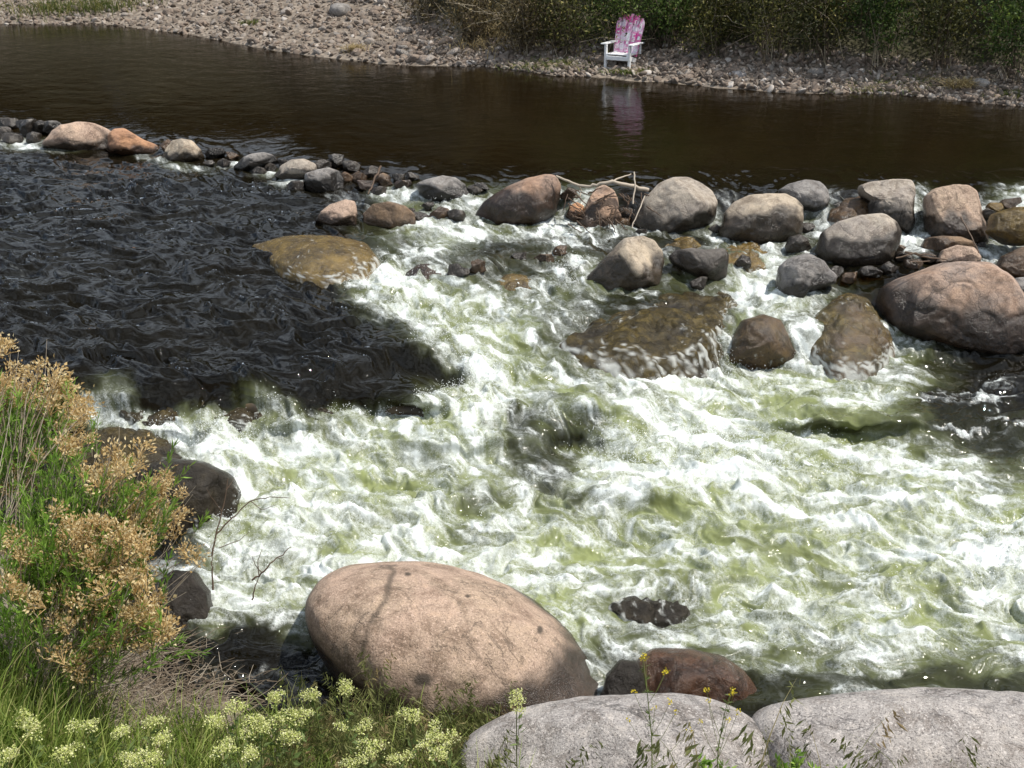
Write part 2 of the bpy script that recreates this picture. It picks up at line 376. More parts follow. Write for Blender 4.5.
# u, v, half width, half height, angle (deg, clockwise in the picture), foam, air
BLOB = [
 (330,330,60,36,20,0,0),(385,358,62,32,15,0,0),(432,366,36,15,15,0,0),(300,385,90,22,6,0,0),(360,395,50,12,-8,0,0),(330,295,24,18,20,0,0),
 (22,144,24,6,0,.75,.2),(60,150,20,3,0,.3,.1),(150,158,18,3,10,.45,.1),(185,168,26,4,10,.55,.15),(232,166,22,3,0,.45,.1),(268,172,18,4,5,.75,.2),(288,183,16,3,0,.7,.2),
 (395,196,20,7,0,.85,.3),(455,210,26,10,10,.9,.3),(440,225,30,6,0,.8,.4),(560,226,34,7,0,.95,.4),(573,206,7,10,0,.9,.3),(625,229,22,5,5,.7,.2),(712,222,6,14,0,.75,.2),
 (720,234,28,5,5,.75,.2),(815,214,16,18,-30,.7,.2),(790,248,20,6,0,.75,.2),(822,236,10,10,0,.8,.2),(914,218,8,18,5,.85,.2),(915,238,18,7,0,.9,.3),(1000,228,16,20,20,.7,.2),(1000,256,26,12,20,.9,.3),
 (985,230,10,20,15,.75,.2),(565,272,14,14,0,.85,.3),(540,285,30,6,0,.8,.3),(430,232,40,9,20,.6,.5),(390,290,50,16,25,.95,.7),(430,315,50,12,30,.9,.8),(470,345,28,12,45,.92,.8),
 (500,380,40,14,25,.9,.8),(470,398,60,12,-20,.95,.8),(270,405,22,10,20,.45,.5),(95,412,16,10,30,.6,.4),
 (340,470,70,9,8,.45,.9),(385,487,34,6,12,.12,.95),(300,472,26,9,-25,.25,.95),(390,440,30,8,35,.3,.9),(470,470,50,9,25,.45,.7),(480,500,30,8,0,.5,.35),(400,530,60,14,-10,.85,.9),
 (440,425,30,10,25,.35,.95),(520,435,26,10,60,.12,.3),(555,446,34,9,-22,.10,0),(586,436,24,9,12,.12,0),(540,458,24,8,30,.3,.1),(520,420,26,12,20,.35,.15),(566,428,20,7,-30,.25,.1),(548,480,30,10,38,.2,.12),(568,496,18,7,40,.25,.15),(600,405,45,8,25,.2,.95),(655,510,40,14,-8,.12,1),(540,428,34,16,25,.28,.12),(562,478,30,15,38,.26,.14),(605,378,36,9,20,.32,.25),(655,448,60,10,15,.98,.8),
 (620,465,50,14,-25,.75,.8),(590,560,26,9,10,.2,.95),(700,470,80,13,0,1,.9),(770,470,50,10,5,.98,.9),(740,530,40,12,5,.3,.95),(690,395,60,8,-10,.55,.95),(720,368,30,14,30,.95,.7),
 (850,408,110,5,2,.3,.9),(870,418,70,5,4,.15,.6),(830,428,50,4,0,.05,.2),(960,410,60,30,10,.04,.02),(1000,440,40,20,20,.15,.05),(1000,385,40,14,0,.12,0),(985,398,22,3,0,.8,0),(1000,382,16,2.5,5,.7,0),(970,432,20,2.5,10,.6,0),(1005,420,14,2,20,.6,0),(940,396,16,2,5,.6,0),(880,455,80,6,10,.9,.8),
 (1000,560,40,30,-40,.98,.8),(860,560,90,9,10,.5,.9),(800,545,60,12,5,.3,.9),(640,606,50,9,5,.4,.6),(600,590,30,10,20,.85,.8),(700,640,80,7,-4,.75,.6),(720,655,70,6,3,.2,.3),
 (830,660,120,8,0,.45,.5),(900,680,140,8,0,.14,.1),(690,685,90,16,0,.05,.05),(850,694,22,4,0,.75,.1),(612,660,16,30,-20,.6,.3),(240,650,60,26,0,.02,.0),(250,672,30,4,-4,.5,0),(230,612,50,6,-5,.7,.5),
 (215,600,30,20,0,.85,.7),(180,590,30,22,0,.35,.3),(300,570,60,16,0,.92,.8),(350,520,80,10,-8,.95,.85),(230,530,30,14,0,.9,.8),(190,435,60,9,5,.92,.7),(300,428,70,8,-6,.92,.7),
 (650,330,70,22,25,.18,.08),(600,345,60,20,20,.35,.25),(705,325,18,24,0,.65,.2),(640,385,46,14,20,.7,.6),(750,300,26,18,30,.85,.6),(800,335,30,28,10,.6,.4),(830,350,16,14,0,.85,.4),(895,345,22,9,30,.9,.5),
 (860,300,22,26,45,.06,.05),(530,300,34,9,20,.45,.4),(600,296,50,5,0,.55,.4),(640,300,60,4,0,.1,.1),(450,262,30,9,0,.25,.15),(500,250,40,9,0,.15,.08),(630,250,40,9,0,.12,.05)]

def grid_img(txt):
    return np.array([[int(c) for c in r] for r in txt.strip().split('\n')], float) / 9.0
def sample_grid(G, u, v):
    x = np.clip((u - 16) / 32.0, 0, 30.999); y = np.clip((v - 208) / 32.0, -1, 16.999)
    above = sstep(-1, -.2, y); y = np.clip(y, 0, 16.999)
    i = x.astype(int); j = y.astype(int); a = x - i; b = y - j
    a = a * a * (3 - 2 * a); b = b * b * (3 - 2 * b)
    return (G[j, i] * (1 - a) * (1 - b) + G[j, i + 1] * a * (1 - b) + G[j + 1, i] * (1 - a) * b + G[j + 1, i + 1] * a * b) * above
def blobs(F, A, u, v):
    for (bu, bv, ru, rv, ang, f, a) in BLOB:
        c, s = math.cos(math.radians(ang)), math.sin(math.radians(ang))
        dx, dy = u - bu, v - bv
        q = ((dx * c + dy * s) / ru) ** 2 + ((-dx * s + dy * c) / rv) ** 2
        w = np.exp(-q ** 1.5 * .7)
        F = F * (1 - w) + f * w; A = A * (1 - w) + a * w
    return F, A
def water_z(u, v):
    u = np.asarray(u, float); v = np.asarray(v, float)
    z = idw(ZP, u, v, 3.4)[..., 0]
    for (am, bu, bv, su, sv) in BUMP: z = z + am * np.exp(-((u - bu) / su) ** 2 - ((v - bv) / sv) ** 2)
    return z
FLOW = [(100,250,1,-.5),(100,350,1,-.7),(300,330,1,-1.1),(300,230,1,-.5),(400,250,.6,-1),(450,280,.7,-1),(480,400,.6,-1),(400,480,.9,-.6),(250,480,1,-.4),(560,400,.8,-1),
 (650,450,1,-.5),(750,400,1,-.25),(850,380,1,-.1),(600,540,1,-.25),(800,500,1,-.25),(900,600,1,-.05),(500,560,1,-.2),(700,650,1,0),(800,300,.2,-1),(720,300,0,-1),(600,250,.2,-.7),
 (1000,400,1,.1),(500,120,1,-.3),(100,100,1,-.4),(900,120,1,-.2),(640,340,.6,-1),(450,215,.2,-1),(565,210,0,-1),(815,210,0,-1),(915,215,0,-1),(1000,230,-.2,-1),(200,170,.4,-1)]

def build_water():
    us = np.arange(-230, 1256, 1.35); vs = np.concatenate([np.arange(-2, 130, 1.1), np.arange(130, 812, .9)])
    U, Vv = np.meshgrid(us, vs); nr, nc = U.shape
    # levels on a coarse grid, then interpolated
    cu = np.arange(-240, 1281, 10.0); cv = np.arange(-10, 831, 6.0); CU, CVv = np.meshgrid(cu, cv)
    ZC = idw(ZP, CU, CVv, 3.4)[..., 0]
    k = np.array([1, 2, 3, 2, 1.]) / 9
    for _ in range(1):
        Zp = np.pad(ZC, 2, 'edge'); Zp = sum(k[i] * Zp[:, i:i + ZC.shape[1]] for i in range(5)); ZC = sum(k[i] * Zp[i:i + ZC.shape[0]] for i in range(5))
    def bil(G, u, v):
        x = np.clip((u + 240) / 10.0, 0, G.shape[1] - 1.001); y = np.clip((v + 10) / 6.0, 0, G.shape[0] - 1.001)
        i = x.astype(int); j = y.astype(int); a = x - i; b = y - j
        return G[j, i] * (1 - a) * (1 - b) + G[j, i + 1] * a * (1 - b) + G[j + 1, i] * (1 - a) * b + G[j + 1, i + 1] * a * b
    Z = bil(ZC, U, Vv)
    for (am, bu, bv, su, sv) in BUMP: Z = Z + 1.35 * am * np.exp(-((U - bu) / su) ** 2 - ((Vv - bv) / sv) ** 2)
    P = at_z(U, Vv, Z); X = P[..., 0].astype(np.float32); Y = P[..., 1].astype(np.float32)
    # masks, with ragged edges
    ju = 24 * fbm2(X * 3.1, Y * 2.6, 5, 40, .6); jv = 13 * fbm2(X * 3.1, Y * 2.6, 5, 50, .6)
    sc = np.clip((Vv - 120) / 200, .25, 1.5)
    Uj, Vj = U + ju * sc, Vv + jv * sc
    F = sample_grid(grid_img(FOAM), Uj, Vj); A = sample_grid(grid_img(AIR), Uj, Vj)
    F, A = blobs(F, A, Uj, Vj); F = np.clip(F, 0, 1); A = np.clip(A, 0, 1)
    # flow field on a plan raster, with eddies; foam coordinates are carried back along it
    h = .04; gx = np.arange(-13, 13, h); gy = np.arange(3.5, 33, h); GX, GY = np.meshgrid(gx, gy)
    pu, pv, _ = proj(np.stack([GX, GY, np.full_like(GX, -.5)], -1))
    FL = idw(FLOW, pu, pv, 2.5); FL /= np.linalg.norm(FL, axis=-1)[..., None] + 1e-6
    pot = .32 * fbm2(GX * 1.1, GY * 1.1, 2, 3) + .13 * fbm2(GX * 3.2, GY * 3.2, 2, 9) + .035 * fbm2(GX * 8, GY * 8, 2, 15)
    cy, cx = np.gradient(pot, h)
    VX = (FL[..., 0] * .85 + cy * .62).astype(np.float32); VY = (FL[..., 1] * .85 - cx * .62).astype(np.float32)
    def vel(x, y):
        fx = np.clip((x + 13) / h, 0, len(gx) - 2); fy = np.clip((y - 3.5) / h, 0, len(gy) - 2)
        i = fx.astype(np.int32); j = fy.astype(np.int32); a = fx - i; b = fy - j
        f = lambda G: (G[j, i] * (1 - a) + G[j, i + 1] * a) * (1 - b) + (G[j + 1, i] * (1 - a) + G[j + 1, i + 1] * a) * b
        return f(VX), f(VY)
    x, y = X.copy(), Y.copy(); snaps = []; lic = [0, 0, 0]; nl = 0
    for s in range(14):
        a, b = vel(x, y); x = x - .045 * a; y = y - .045 * b
        if s % 2 == 0:
            nl += 1; lic[0] = lic[0] + pn2(x * 4.5, y * 4.5, 140); lic[1] = lic[1] + pn2(x * 10, y * 10, 141)
            if s < 9: lic[2] = lic[2] + pn2(x * 24, y * 24, 142)
        if s in (4, 13): snaps.append((x.copy(), y.copy()))
    (x1, y1), (x2, y2) = snaps
    # --- foam lace: ridges of carried noise at several sizes
    r = lambda f, sx, sy, sd: 1 - np.abs(pn2(sx * f, sy * f, sd)) * 1.9
    lace = .50 * r(3.2, x2, y2, 1) + .42 * r(6.5, x2, y2, 2) + .32 * r(12, x1, y1, 4) + .22 * r(25, x1, y1, 5) + .14 * r(48, X, Y, 6)
    soft = fbm2(x2 * 2.3, y2 * 2.3, 4, 30)
    lace = lace + .55 * soft + .32 * lic[0] / lic[0].std() + .22 * lic[1] / lic[1].std()
    lm, ls = lace.mean(), lace.std(); q = (lace - lm) / ls
    qn = .5 * (1 + np.tanh(.85 * q))                      # ~ uniform 0..1
    Fe = np.clip(F, 0, 1)
    big = fbm2(x1 * .9 + .4 * y1, y1 * 1.5, 3, 150)
    Fe = np.clip(Fe + .62 * big * sstep(.12, .4, Fe) * (1 - .6 * sstep(.85, 1, Fe)), 0, 1)
    soft_f = sstep(-.34, .42, qn - (1.22 - 1.06 * Fe)) * sstep(.02, .12, Fe)
    rr = lambda f, sx, sy, sd, pw: np.clip(1 - np.abs(pn2(sx * f, sy * f, sd)) * 2.3, 0, 1) ** pw
    strand = np.maximum.reduce([rr(7, x2, y2, 201, 4), .95 * rr(13, x2 * .6 + x1 * .4, y2 * .6 + y1 * .4, 203, 3), .9 * rr(24, x1, y1, 205, 2.5), .8 * rr(44, x1 * .6 + X * .4, y1 * .6 + Y * .4, 207, 2)])
    lic = [q_ / q_.std() for q_ in lic]
    streak = np.clip(.5 * sstep(.1, 1.5, lic[0]) + .6 * sstep(.2, 1.7, lic[1]) + .5 * sstep(.3, 1.8, lic[2]), 0, 1)
    strand = np.clip(.55 * strand + .75 * streak, 0, 1)
    brk = sstep(-.45, .35, fbm2(x1 * 5, y1 * 5, 3, 210))
    foam = np.clip(.24 * soft_f + .86 * strand * brk * sstep(.06, .55, Fe * .75 + soft_f * .35) + .30 * sstep(.72, 1, Fe) * soft_f, 0, 1) * sstep(.015, .10, Fe)
    air = np.clip(A * (1 + .7 * fbm2(x2 * 1.7, y2 * 1.7, 3, 70)) , 0, 1)
    # --- heights
    turb = np.clip(np.maximum(F, A * .9), 0, 1); turb = turb * sstep(130, 300, Vv) + turb * .35 * (1 - sstep(130, 300, Vv))
    calm = 1 - sstep(150, 215, Vv + 35 * sstep(500, 100, U) )  # the pool above the stones
    dz = turb * (.10 * fbm2(x1 * 1.6, y1 * 1.6, 3, 80) + .058 * (r(2.6, x1, y1, 83) - .55) + .034 * (r(5.5, x1, y1, 85) - .55) + .014 * (r(11, x1, y1, 87) - .55) + .006 * (r(23, X * .5 + x1 * .5, Y * .5 + y1 * .5, 88) - .5) + .002 * (r(46, X, Y, 89) - .5))
    dz = dz + turb * foam * (.010 + .009 * strand + .004 * pn2(x1 * 40, y1 * 40, 93))
    glide = (1 - turb) * (1 - calm)
    xs, ys = x2 * .8 + y2 * .5, y2 * .95 - x2 * .45
    dz = dz + glide * (.105 * fbm2(xs * .75, ys * 1.9, 3, 100) * (.35 + .65 * sstep(230, 330, Vv)) + .026 * (r(1.9, xs * .6, ys * 1.3, 103) - .5) + .042 * fbm2(xs * 1.5, ys * 4.2, 2, 104) + .022 * fbm2(xs * 2.6, ys * 7.5, 2, 105) + .005 * pn2(xs * 10, ys * 22, 106))
    dz = dz + calm * (.0042 * fbm2(X * 1.6, Y * 2.6, 3, 110) + .0022 * pn2(X * 5, Y * 6, 112))
    P[..., 2] += dz
    d = 1.0 / (1 + 0 * U)
    idx = np.arange(nr * nc).reshape(nr, nc)
    Fq = np.stack([idx[:-1, :-1], idx[1:, :-1], idx[1:, 1:], idx[:-1, 1:]], -1).reshape(-1, 4)
    murk = np.clip(.90 + .05 * calm - .45 * np.exp(-(((U - 560) / 120) ** 2 + ((Vv - 250) / 22) ** 2)) - .5 * np.exp(-(((U - 650) / 90) ** 2 + ((Vv - 325) / 30) ** 2))
                   - .45 * np.exp(-(((U - 320) / 70) ** 2 + ((Vv - 255) / 18) ** 2)) - .4 * np.exp(-(((U - 860) / 70) ** 2 + ((Vv - 280) / 40) ** 2)), .12, .95)
    me = mesh_np('river_water', P.reshape(-1, 3), Fq, M_water, True, {'foam': foam.ravel(), 'air': air.ravel(), 'murk': murk.ravel(), 'calm': calm.ravel()})
    o = link('river_water', me); tag(o, kind='structure', label='white foaming rapids and dark brown pool of the river')
    # spray thrown up where the water breaks
    wgt = (F ** 3 * sstep(180, 300, Vv) * np.clip(.25 + fbm2(X * 1.3, Y * 1.3, 2, 120) * 1.6, 0, 1)).ravel()
    for (bu, bv, ru, rv, k) in ((400,400,90,14,6),(470,375,30,16,6),(200,436,70,12,5),(380,285,40,20,4),(440,330,40,20,4),(690,440,90,16,5),(720,360,26,20,4),(790,468,60,10,4),(230,520,20,40,4),(570,272,14,16,4),(660,455,60,14,4),(455,205,24,10,2),(1000,548,30,30,5)):
        wgt = wgt + (k * np.exp(-((U - bu) / ru) ** 2 - ((Vv - bv) / rv) ** 2) * (F > .3)).ravel() * .6
    wgt = wgt * (F > .32).ravel() * ((U > -40) & (U < 1064)).ravel() * (Vv < 690).ravel() * (P[..., 1].ravel() ** 1)
    wgt /= wgt.sum(); n = 15000
    ii = rng.choice(len(wgt), n, p=wgt); B = P.reshape(-1, 3)[ii].copy()
    hgt = rng.exponential(.028, n); B[:, 2] += hgt + .004; B[:, :2] += rng.normal(size=(n, 2)) * .012
    sz = rng.uniform(.0012, .0032, n) * (1 + rng.random(n) ** 8 * .8)
    st = rng.normal(size=(n, 3)) * .5; st[:, 2] += .6; st /= np.linalg.norm(st, axis=1)[:, None]
    oc = np.array([(1, 0, 0), (-1, 0, 0), (0, 1, 0), (0, -1, 0), (0, 0, 1), (0, 0, -1.)])
    of = np.array([(0, 2, 4), (2, 1, 4), (1, 3, 4), (3, 0, 4), (2, 0, 5), (1, 2, 5), (3, 1, 5), (0, 3, 5)])
    L = oc[None] * sz[:, None, None]; L = L + st[:, None] * ((L * st[:, None]).sum(-1, keepdims=True)) * rng.uniform(.2, 2.2, n)[:, None, None]
    Vd = (B[:, None] + L).reshape(-1, 3); Fd = (of[None] + (np.arange(n) * 6)[:, None, None]).reshape(-1, 3)
    o = link('water_spray', mesh_np('water_spray', Vd, Fd, M_spray)); tag(o, kind='stuff', label='white spray droplets thrown up from the breaking rapids')

m, n, l, p = mat('river_water_surface'); M_water = m
fo = N(n, 'ShaderNodeAttribute', attribute_name='foam').outputs['Fac']; ai = N(n, 'ShaderNodeAttribute', attribute_name='air').outputs['Fac']
mu = N(n, 'ShaderNodeAttribute', attribute_name='murk').outputs['Fac']
tc = n.new('ShaderNodeTexCoord').outputs['Object']
calm_a = N(n, 'ShaderNodeAttribute', attribute_name='calm').outputs['Fac']
clear_c = mixc(n, l, calm_a, mixc(n, l, noise(n, l, tc, 1.3, 4), (.003, .0028, .002), (.011, .009, .0045)), mixc(n, l, noise(n, l, tc, 1.3, 4), (.0075, .0048, .0018), (.015, .0095, .0035)))
airc = mixc(n, l, noise(n, l, tc, 7, 5, .6, .6), (.115, .130, .042), (.31, .35, .155))
body = mixc(n, l, ai, clear_c, airc)
gr = mathn(n, l, 'ADD', mathn(n, l, 'MULTIPLY', noise(n, l, tc, 48, 4, .75, .8), .5), mathn(n, l, 'MULTIPLY', noise(n, l, tc, 120, 3, .8), .5)); gm_ = ramp(n, l, fo, [(.04, g3(0)), (.25, g3(1)), (.8, g3(.8)), (1, g3(.35))])
fo = mathn(n, l, 'ADD', fo, mathn(n, l, 'MULTIPLY', mathn(n, l, 'SUBTRACT', gr, .5), mathn(n, l, 'MULTIPLY', gm_, 2.6)), True)
fb = n.new('ShaderNodeBump'); fb.inputs['Strength'].default_value = .65; l.new(mathn(n, l, 'MULTIPLY', gm_, .035), fb.inputs['Distance']); l.new(gr, fb.inputs['Height']); l.new(fb.outputs[0], p.inputs['Normal'])
body = mixc(n, l, fo, body, (.81, .85, .83))
p.inputs['Base Color'].default_value = (1, 1, 1, 1); l.new(body, p.inputs['Base Color'])
p.inputs['Roughness'].default_value = .9; p.inputs['Specular IOR Level'].default_value = 0
tr = n.new('ShaderNodeBsdfTransparent'); tr.inputs[0].default_value = (.62, .47, .24, 1)
opac = mathn(n, l, 'MAXIMUM', mu, mathn(n, l, 'MAXIMUM', mathn(n, l, 'MULTIPLY', fo, 1.6, True), mathn(n, l, 'MULTIPLY', ai, 1.7, True)))
mx = n.new('ShaderNodeMixShader'); l.new(opac, mx.inputs[0]); l.new(tr.outputs[0], mx.inputs[1]); l.new(p.outputs[0], mx.inputs[2])
gl = n.new('ShaderNodeBsdfGlossy'); l.new(ramp(n, l, fo, [(0, g3(.016)), (.10, g3(.3)), (.5, g3(.5))]), gl.inputs['Roughness'])
bp = n.new('ShaderNodeBump'); l.new(ramp(n, l, N(n, 'ShaderNodeAttribute', attribute_name='calm').outputs['Fac'], [(0, g3(.55)), (1, g3(.32))]), bp.inputs['Strength']); bp.inputs['Distance'].default_value = .012
mp = n.new('ShaderNodeMapping'); mp.inputs['Scale'].default_value = (.7, 1.2, 1); l.new(tc, mp.inputs[0])
l.new(noise(n, l, mp.outputs[0], 9, 3, .6, .5), bp.inputs['Height'])
l.new(bp.outputs[0], gl.inputs['Normal'])
fr = n.new('ShaderNodeFresnel'); fr.inputs[0].default_value = 1.33; l.new(bp.outputs[0], fr.inputs['Normal'])
ff = mathn(n, l, 'MULTIPLY', fr.outputs[0], ramp(n, l, fo, [(0, g3(1)), (.6, g3(.25))]))
m2 = n.new('ShaderNodeMixShader'); l.new(ff, m2.inputs[0]); l.new(mx.outputs[0], m2.inputs[1]); l.new(gl.outputs[0], m2.inputs[2])
l.new(m2.outputs[0], n['Material Output'].inputs[0])
m, n, l, p = mat('spray'); M_spray = m
p.inputs['Base Color'].default_value = (.9, .92, .92, 1); p.inputs['Roughness'].default_value = .35
build_water()

# ---------------------------------------------------------------- river bed
def build_bed():
    us = np.arange(-260, 1290, 9.0); vs = np.arange(-12, 840, 7.0); U, Vv = np.meshgrid(us, vs)
    Z = water_z(U, Vv); P = at_z(U, Vv, Z); X, Y = P[..., 0], P[..., 1]
    dep = .14 + .22 * sstep(120, 60, Vv) + .25 * sstep(380, 460, Vv)
    P[..., 2] -= dep - .07 * fbm2(X * 2.5, Y * 2.5, 4, 7)
    nr, nc = U.shape; idx = np.arange(nr * nc).reshape(nr, nc)
    F = np.stack([idx[:-1, :-1], idx[1:, :-1], idx[1:, 1:], idx[:-1, 1:]], -1).reshape(-1, 4)
    m, n, l, p = mat('river_bed'); tc = n.new('ShaderNodeTexCoord').outputs['Object']
    v = N(n, 'ShaderNodeTexVoronoi'); v.inputs['Scale'].default_value = 6; l.new(tc, v.inputs['Vector'])
    c = mixc(n, l, noise(n, l, tc, 4, 5), (.03, .02, .009), (.15, .10, .04))
    c = mixc(n, l, ramp(n, l, v.outputs['Distance'], [(.2, g3(0)), (.6, g3(.8))]), c, (.02, .014, .008))
    l.new(c, p.inputs['Base Color']); p.inputs['Roughness'].default_value = .6
    tag(link('river_bed', mesh_np('river_bed', P.reshape(-1, 3), F, m)), kind='structure')
build_bed()

# ---------------------------------------------------------------- far bank
SH = np.array([(-1200, -8), (-250, 6), (0, 22), (100, 24), (200, 33), (300, 50), (400, 60), (500, 66), (560, 72), (610, 71), (640, 75), (720, 82), (800, 88), (870, 92), (950, 97), (1024, 103), (1400, 128)], float)
SHW = at_z(SH[:, 0], SH[:, 1], 0.0)
def shore_far(x): return np.interp(x, SHW[:, 0], SHW[:, 1])
def gw_far(x): return np.interp(x, [-9, -4.2, -2.6, -1.0, 0, 1.6, 3, 4, 6, 9, 14], [8, 6.5, 4, 1.2, .7, .8, 1.7, 1.3, 1.05, .9, .9])
def zg_far(x, y):
    x = np.asarray(x, float); y = np.asarray(y, float)
    t = y - shore_far(x) + .22 * fbm2(x * 1.3, y * 1.1, 3, 200); g = gw_far(x)
    z = np.where(t < 0, .35 * t, .15 * t); z = z + np.clip(t - g, 0, 4) * .5 + np.clip(t - g - 4, 0, 5) * .3 + np.clip(t - g - 9, 0, 60) * .03
    return z + .05 * fbm2(x * 1.5, y * 1.5, 4, 210) * sstep(-.2, .6, t)
def hit(fn, u, v, d0=3.0, d1=60.0):
    """first point of a ray through a pixel that meets a ground function"""
    u = np.atleast_1d(np.asarray(u, float)); v = np.atleast_1d(np.asarray(v, float))
    out = np.full(len(u), np.nan)
    for D in np.geomspace(d0, d1, 420):
        P = at_d(u, v, np.full(len(u), D)); b = np.isnan(out) & (P[:, 2] < fn(P[:, 0], P[:, 1])); out[b] = D
    return at_d(u, v, np.nan_to_num(out, nan=d1))
def build_far_ground():
    xs = np.arange(-32, 32.01, .2); ts = np.concatenate([np.arange(-1.2, 9, .12), np.geomspace(9, 60, 50)])
    X, T = np.meshgrid(xs, ts); Y = shore_far(X) + T; Z = zg_far(X, Y)
    nr, nc = X.shape; idx = np.arange(nr * nc).reshape(nr, nc)
    F = np.stack([idx[:-1, :-1], idx[:-1, 1:], idx[1:, 1:], idx[1:, :-1]], -1).reshape(-1, 4)
    m, n, l, p = mat('bank_soil'); tc = n.new('ShaderNodeTexCoord').outputs['Object']
    c = mixc(n, l, noise(n, l, tc, 1.2, 6), (.07, .05, .033), (.19, .145, .10))
    v = N(n, 'ShaderNodeTexVoronoi'); v.inputs['Scale'].default_value = 9; l.new(tc, v.inputs['Vector'])
    c = mixc(n, l, .6, c, mixc(n, l, v.outputs['Color'], (.10, .075, .055), (.40, .34, .28)))
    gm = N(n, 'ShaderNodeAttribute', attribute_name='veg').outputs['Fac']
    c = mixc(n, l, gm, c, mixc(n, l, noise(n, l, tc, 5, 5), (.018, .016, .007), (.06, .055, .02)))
    l.new(c, p.inputs['Base Color']); p.inputs['Roughness'].default_value = .95
    b = n.new('ShaderNodeBump'); b.inputs['Distance'].default_value = .05; l.new(v.outputs['Distance'], b.inputs['Height']); l.new(b.outputs[0], p.inputs['Normal'])
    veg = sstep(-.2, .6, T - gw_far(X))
    tag(link('far_bank_ground', mesh_np('far_bank_ground', np.stack([X, Y, Z], -1).reshape(-1, 3), F, m, True, {'veg': veg.ravel()})), kind='structure')
build_far_ground()

def stone_shape(sub, seed, flat=.6, amp=.28):
    V, F = ICO[sub]; P = V * (1 + amp * fbm3(V * 1.1 + seed * 3.3, 3, seed))[:, None]
    r = np.random.default_rng(seed)
    for _ in range(5):
        nn = r.normal(size=3); nn /= np.linalg.norm(nn); d = r.uniform(.62, .9); k = P @ nn; P = P - np.clip(k - d, 0, None)[:, None] * nn * .8
    P = P * np.array((1, r.uniform(.65, .95), flat * r.uniform(.75, 1.15)))
    return P, F
m, n, l, p = mat('gravel_stone'); M_gravel = m
a = N(n, 'ShaderNodeAttribute', attribute_name='rnd').outputs['Fac']; tc = n.new('ShaderNodeTexCoord').outputs['Object']
c = ramp(n, l, a, [(0, (.08, .065, .05)), (.3, (.19, .145, .11)), (.55, (.30, .225, .17)), (.75, (.25, .22, .19)), (.92, (.42, .36, .30)), (1, (.64, .58, .52))])
l.new(mixc(n, l, mathn(n, l, 'MULTIPLY', noise(n, l, tc, 25, 5, .7), .7), c, (.12, .09, .07)), p.inputs['Base Color']); p.inputs['Roughness'].default_value = .85
m, n, l, p = mat('bank_stone'); M_bstone = m
oi = n.new('ShaderNodeObjectInfo').outputs['Random']; tc = n.new('ShaderNodeTexCoord').outputs['Object']
c = ramp(n, l, oi, [(0, (.20, .165, .135)), (.3, (.34, .26, .20)), (.55, (.42, .32, .25)), (.75, (.36, .33, .30)), (1, (.58, .50, .43))])
c = mixc(n, l, mathn(n, l, 'MULTIPLY', noise(n, l, tc, 3, 7, .7), .8), c, (.12, .095, .075)); l.new(c, p.inputs['Base Color']); p.inputs['Roughness'].default_value = .85
bmp = n.new('ShaderNodeBump'); bmp.inputs['Distance'].default_value = .05; l.new(noise(n, l, tc, 6, 6), bmp.inputs['Height']); l.new(bmp.outputs[0], p.inputs['Normal'])

